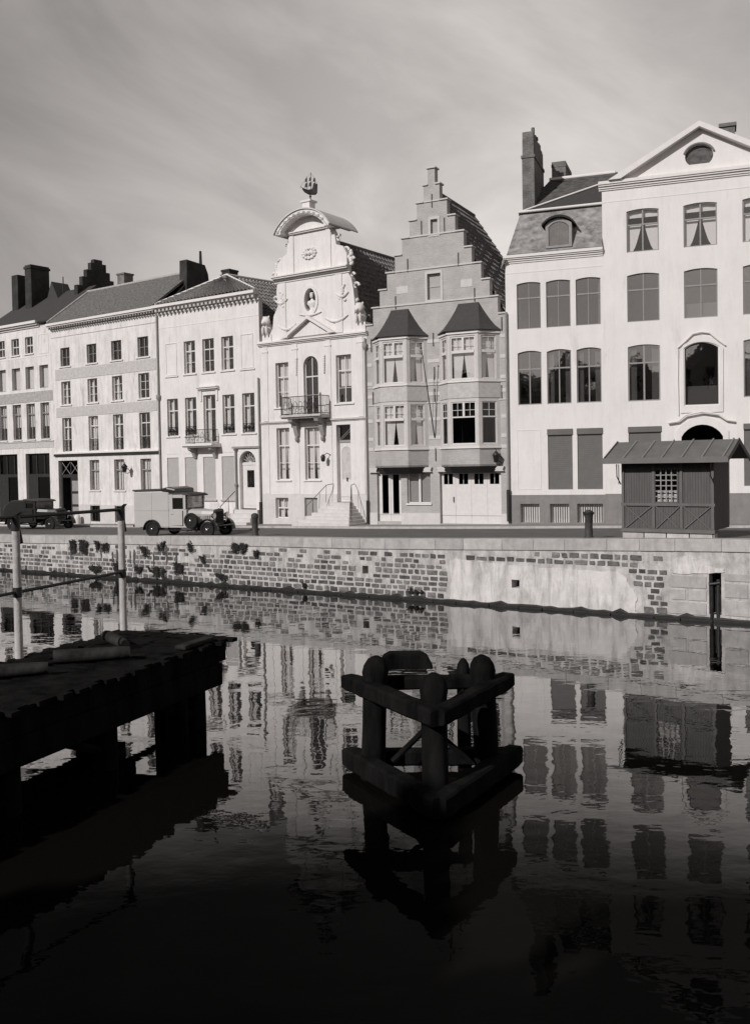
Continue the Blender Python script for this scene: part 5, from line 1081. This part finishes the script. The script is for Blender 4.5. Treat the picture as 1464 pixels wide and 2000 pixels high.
# ================================================================== weeds
for a in ((3.2, 1.62, .55, .7, 'dark ragged weed clump at the left end of the row, before the white posts'), (3.9, 1.66, .7, .75, 'widest dark weed clump on the wall just left of the rail post'), (4.8, 1.66, .35, .6, 'tall narrow weed clump on the wall close left of the rail post'), (5.4, 1.6, .35, .55, 'weed clump on the wall nearest to the pale stain by the rail post'), (8.9, 1.72, .35, .45, 'small pointed weed clump on the wall below the rear wheel of the van'), (10.6, 1.75, .3, .45, 'slim weed clump on the wall below the middle of the van'), (13.3, 1.78, .9, .45, 'broad low weed clump on the wall below the iron bollard'), (14.2, 1.5, .3, .3, 'little weed tuft low on the wall, right of the broad clump'), (7.4, .55, .5, .3, 'weed tuft at the waterline close right of the rail post'), (11.3, 1.2, .25, .35, 'weed tuft halfway down the wall below the van bonnet'), (21.6, .38, .7, .14, 'low weed mat just above the water between the two drain outlets'), (16.6, .35, .2, .2, 'tiny weed tuft by the waterline, left of the first drain outlet'), (6.2, .75, .8, .6, 'dense dark weed mass at the waterline directly behind the rail post'), (8.6, .6, 1.1, .45, 'wide dark weed mass at the waterline below the rear of the van'), (9.9, .85, .5, .6, 'ragged weed clump low on the wall below the spare wheel of the van'), (4.6, .5, 1.0, .35, 'wide weed mass at the waterline left of the rail post'), (12.3, .5, .6, .3, 'low weed tuft at the waterline left of the bollard'), (7.9, 1.5, .5, .5, 'weed clump on the upper wall between the rail post and the van')): weed(*a)
# dark grime streaks running down the left part of the wall
gm = MB()
for _ in range(14):
    s = random.uniform(2.5, 11); z1_ = random.uniform(1.2, 1.78); ln = random.uniform(.3, 1.2); w = random.uniform(.04, .13); n = 7; A0 = []; B0 = []
    for k in range(n+1): zz = z1_-ln*k/n; q_ = w*(1-.55*k/n)*(.35 if k in (0, n) else 1); A0.append((s-q_/2+random.uniform(-.02, .02), zz)); B0.append((s+q_/2+random.uniform(-.02, .02), zz))
    gm.add([(a, -.0335, z) for a, z in A0]+[(a, -.0335, z) for a, z in B0], [(k, k+1, k+n+2, k+n+1) for k in range(n)])
gm.build('grime', mat('damp_grime', .10, var=.5, scale=6, rough=.8), qw)
# ================================================================== triangular mooring dolphin
dp = empty('mooring_dolphin', (.80, 14.5, 0), 0, 'dark triangular timber mooring dolphin on three round-headed piles in the middle of the river', 'mooring dolphin')
C3 = {'near': (.0, -1.45), 'left': (-1.30, .88), 'right': (1.30, .78)}
def beam(mb, a, b_, z0, z1, w, ext=.1):
    """hewn beam: worn, slightly crooked, with rounded arrises"""
    a = Vector(a); b_ = Vector(b_); d = (b_-a).normalized(); n = Vector((-d.y, d.x)); a = a-d*ext; b_ = b_+d*ext; N = 14; vs = []; h = (z1-z0)/2; zc = (z0+z1)/2; hw = w/2; c = .035
    for k in range(N+1):
        p = a.lerp(b_, k/N); jy = random.uniform(-.008, .008); jz = random.uniform(-.006, .006); e = .90 if k in (0, N) else 1
        for (u, v) in ((-hw+c, -h), (hw-c, -h), (hw, -h+c), (hw, h-c), (hw-c, h), (-hw+c, h), (-hw, h-c), (-hw, -h+c)):
            u = u*e+jy+random.uniform(-.006, .006); v = v*e+jz+random.uniform(-.007, .004); vs.append((p.x+n.x*u, p.y+n.y*u, zc+v))
    fs = [(k*8+q, k*8+(q+1) % 8, (k+1)*8+(q+1) % 8, (k+1)*8+q) for k in range(N) for q in range(8)]+[tuple(range(8)), tuple(range(N*8+7, N*8-1, -1))]
    mb.add(vs, fs)
b = MB(); beam(b, C3['left'], C3['near'], 1.33, 1.58, .26, .02); b.build('top_beam', 'timber', dp)
b = MB(); beam(b, C3['near'], C3['right'], 1.335, 1.585, .26, .0); b.build('top_beam', 'timber', dp)
b = MB(); beam(b, (-1.25, .78), (1.3, .7), 1.34, 1.55, .22, -.1); b.build('top_beam', 'timber', dp)
sc_ = 1.0
b = MB(); beam(b, (-1.30*sc_, .88*sc_), (0, -1.5*sc_), .06, .38, .28, .02); b.build('bottom_beam', 'timber', dp)
b = MB(); beam(b, (0, -1.5*sc_), (1.40*sc_, .80*sc_), .065, .385, .28, .0); b.build('bottom_beam', 'timber', dp)
b = MB(); beam(b, (-1.25, .85), (1.35, .78), .08, .34, .22, -.1); b.build('bottom_beam', 'timber', dp)
for (x_, y_, h_, tx, ty) in ((-.87, .45, 1.95, .04, -.02), (.0, -.90, 1.95, 0, .05), (.87, .38, 1.95, -.04, -.02), (.62, 1.25, 1.72, 0, 0)):
    r_ = .20 if h_ > 1.8 else .12; p = MB()
    zs = [-2.2, 0, .8, h_-.30, h_-.2, h_-.1, h_-.03, h_]; rs = [1, 1, .98, .96, .95, .8, .45, .1]
    if h_ > 1.8: zs = [-2.2, 0, .8, h_-.36, h_-.26, h_-.15, h_-.05, h_]; rs = [1, 1, .98, .97, 1.06, .98, .66, .2]
    vs = []; n = 16
    for z_, q in zip(zs, rs):
        for k in range(n): a = 2*math.pi*k/n; j = (.955 if k % 3 == 0 else 1)+random.uniform(-.03, .03); vs.append((x_+tx*(z_-1)+r_*q*j*math.cos(a), y_+ty*(z_-1)+r_*q*j*math.sin(a), z_))
    p.add(vs, [(i*n+k, i*n+(k+1) % n, (i+1)*n+(k+1) % n, (i+1)*n+k) for i in range(len(zs)-1) for k in range(n)], True); p.build('pile', 'timber', dp)
b = MB()
for k in range(9): a = k/8; pass
b.prism([(-.78, 1.58), (-.72, 1.78), (-.6, 1.84), (-.1, 1.84), (.02, 1.78), (.12, 1.58)], 1.05, 1.4); b.build('rubbing_block', 'timber', dp, bevel=.03)
b = MB()
b = MB(); b.tube([(-.6, .3, .3), (.55, .3, 1.4)], .05, 6); b.tube([(.6, .25, .3), (-.6, .3, 1.4)], .05, 6); b.build('cross_brace', 'timber', dp)
M['post_paint'] = mat('chipped_white_paint', .58, var=.18, scale=7, streak=.45, bump=.006, bscale=20)
# ================================================================== jetty with white posts
jd = Vector((-.39, -.92)).normalized(); jn = Vector((.92, -.39)).normalized()   # along, and towards its right side
A_ = Vector((-2.9, 18.9)); JL = 17.5
jt = empty('timber_jetty', (A_.x, A_.y, 0), math.atan2(jd.y, jd.x), 'black timber jetty with worn deck planks reaching into the river from the left', 'jetty')
# local: x along jd from the river end, y: left of jd = jn? (rotate +90 of jd)
JW = 2.75
sgn = 1 if Vector((-jd.y, jd.x)).dot(jn) > 0 else -1
def JY(v): return -sgn*v      # v metres from the right edge towards the left edge
def jbox(mb, x0, x1, v0, v1, z0, z1): a, c = JY(v0), JY(v1); mb.box(x0, x1, min(a, c), max(a, c), z0, z1)
b = MB(); x_ = 0
while x_ < JL: w_ = random.uniform(.17, .24); jbox(b, x_, x_+w_-random.uniform(.01, .03), random.uniform(-.13, .08), JW+random.uniform(-.1, .12), 1.50, 1.565+random.uniform(-.012, .022)); x_ += w_
b.build('deck', 'timber', jt)
b = MB(); jbox(b, .1, JL, .1, .42, 1.12, 1.497); b.build('edge_beam', 'timber', jt, bevel=.02)
b = MB(); jbox(b, .1, JL, JW-.4, JW-.1, 1.12, 1.497); b.build('edge_beam', 'timber', jt, bevel=.02)
b = MB(); jbox(b, .3, JL, .06, .3, .68, 1.117); b.build('waling', 'timber', jt, bevel=.02); b = MB(); jbox(b, .3, JL, JW-.3, JW-.06, .68, 1.117); b.build('waling', 'timber', jt, bevel=.02)
for x_ in (.95, 1.55, 3.6, 5.8, 8.4, 11.0, 13.6):
    for v in (.28, 1.0, JW-.32):
        if v == 1.0 and x_ > 1: continue
        MB().tube([(x_, JY(v), -2.2), (x_, JY(v), .2), (x_, JY(v), 1.118)], [.21, .2, .19], 12).build('pile', 'timber', jt)
    cb_ = MB(); jbox(cb_, x_-.14, x_+.14, .45, JW-.42, 1.14, 1.45); cb_.build('cross_beam', 'timber', jt)
b = MB()
for x_ in (.75, 3.2, 5.8): b.tube([(x_, JY(.28), .1), (x_+2.4, JY(.28), 1.1)], .08, 6); b.tube([(x_, JY(.4), .1), (x_, JY(JW-.4), 1.1)], .08, 6)
b.build('brace', 'timber', jt)
b = MB(); jbox(b, .5, 1.5, .1, .35, 1.575, 1.66); b.build('cleat_block', 'timber_w', jt, bevel=.03)
def jw(x_, v): p = A_+jd*x_-jn*v; return p
# two tall white posts with iron heads joined by rails
prev = None; posts = [(0.0, 'white painted mooring post with iron cap at the river end of the jetty'), (3.0, 'white painted mooring post at the left picture edge, on the jetty'), (6.1, 'white painted mooring post on the jetty nearest to the bank')]
for x_, lb in posts:
    p = jw(x_, JW-.08); zt = 4.15
    o = empty('mooring_post', (p.x, p.y, 1.5), math.atan2(jd.y, jd.x), lb, 'post', 'white posts on the jetty')
    MB().tube([(0, 0, 0), (0, 0, 1.0), (0, 0, zt-1.5-.25)], [.076, .072, .070], 10).build('shaft', 'post_paint', o)
    MB().tube([(0, 0, zt-1.76), (0, 0, zt-1.5)], .082, 10).tube([(-.02, 0, zt-1.5), (-.16, 0, zt-1.42), (-.02, .0, zt-1.52), (-.12, 0, zt-2.0)], .045, 6).build('iron_cap', 'iron', o)
    MB().tube([(0, 0, 1.18), (0, 0, 1.36)], .082, 8).build('iron_band', 'iron', o)
p0 = jw(0, JW-.08); p1 = jw(6.1, JW-.08)
b = MB(); b.tube([(p0.x, p0.y, 4.12), (p1.x, p1.y, 4.16)], .034, 8); tag(b.build('top_rail', 'iron'), 'black iron rail joining the tops of the white mooring posts', 'rail')
b = MB(); b.tube([(p0.x, p0.y, 2.80), (p1.x, p1.y, 2.74)], .03, 8); tag(b.build('lower_rail', 'iron'), 'black iron rail halfway up the white mooring posts', 'rail')
# timbers lying on the deck
for x_, v, ln_, r_, a, lb, mt in ((2.9, 1.1, 1.3, .13, .25, 'rounded pale fender log lying across the middle of the jetty deck', 'timber_w'), (4.3, 1.5, 1.0, .12, .3, 'short rounded fender log lying on the jetty deck nearest the left edge', 'timber_w'), (1.5, 1.7, 1.2, .11, -1.0, 'dark round timber lying on the jetty deck near its river end', 'timber')):
    p = jw(x_, v); q = MB().tube([(-ln_/2, 0, 0), (-ln_/2+.08, 0, 0), (ln_/2-.2, 0, 0), (ln_/2, 0, .0)], [r_*.9, r_, r_*.93, r_*.8], 9).build('fender_log', 'timber_w', None, (p.x, p.y, 1.58+r_), a); tag(q, lb, 'log', 'timbers lying on the jetty')
# ================================================================== near quay under the camera
nq = MB(); nq.wall(rect(-70, 40, -2, 3.38), [], .5, (-0, 1.9), (math.cos(.014), math.sin(.014))); tag(nq.build('near_quay_wall', 'nearstone'), 'black quay wall on the near bank, in deep shade below the viewer', 'quay wall')
tag(MB().add([(-70, 1.35, 3.40), (-70, -60, 3.40), (60, -60, 3.40), (60, 3.15, 3.40), (0, 2.38, 3.4)], [(0, 1, 2, 3, 4)]).build('near_quay_paving', 'nearstone'), kind='structure')
# opposite row of gabled houses behind the viewer: they shade the near water and show in the windows
x_ = -62
ws_ = [(7.5, 12.6), (6.5, 13.6), (8, 12.2), (6.2, 14.0), (7.2, 12.6), (6.4, 11.6), (7.4, 12.2), (6.6, 11.0), (7.0, 12.5), (6.8, 10.2), (7.4, 12.2)]
for i, (w_, ht) in enumerate(ws_):
    b = MB(); h_ = ht*.72; n = 6; pts = [(0, 0), (w_, 0), (w_, h_)]
    for k in range(1, n+1): xx = w_-(w_/2-.35)*k/n; zz = h_+(ht-h_)*k/n; pts += [(xx, h_+(ht-h_)*(k-1)/n), (xx, zz)]
    for k in range(n, 0, -1): xx = (w_/2-.35)*k/n; zz = h_+(ht-h_)*k/n; pts += [(xx, zz), (xx, h_+(ht-h_)*(k-1)/n)]
    pts.append((0, h_))
    rt_ = empty('gabled_house', (x_+w_, -5.2-.15*(i % 2), 3.4), math.pi, 'dark gabled house on the near bank, seen only mirrored in the window glass', 'house', 'gabled houses on the near bank')
    rt_['label'] = 'dark gabled house on the near bank, seen only mirrored in the window glass'
    hol = [rect(xx, xx+.9, zz, zz+1.7) for xx in (.9, w_/2-.45, w_-1.8) for zz in (1, 4.4, 7.8)]
    b.wall(pts, hol, .4); b.build('wall', 'nearwall', rt_)
    r_ = MB(); slab(r_, (.2, .4, h_), (.2, 9, h_), (w_/2, 9, ht-1), (w_/2, .4, ht-1)); slab(r_, (w_-.2, .4, h_), (w_-.2, 9, h_), (w_/2, 9, ht-1), (w_/2, .4, ht-1)); r_.box(0, .3, .41, 9, 0, h_-.15); r_.box(w_-.3, w_, .41, 9, 0, h_-.15); r_.build('roof', 'slate_s', rt_)
    MB().box(.4, w_-.4, .9, .95, 0, h_-.2).build('window_pane', 'glass_d', rt_)
    x_ += w_
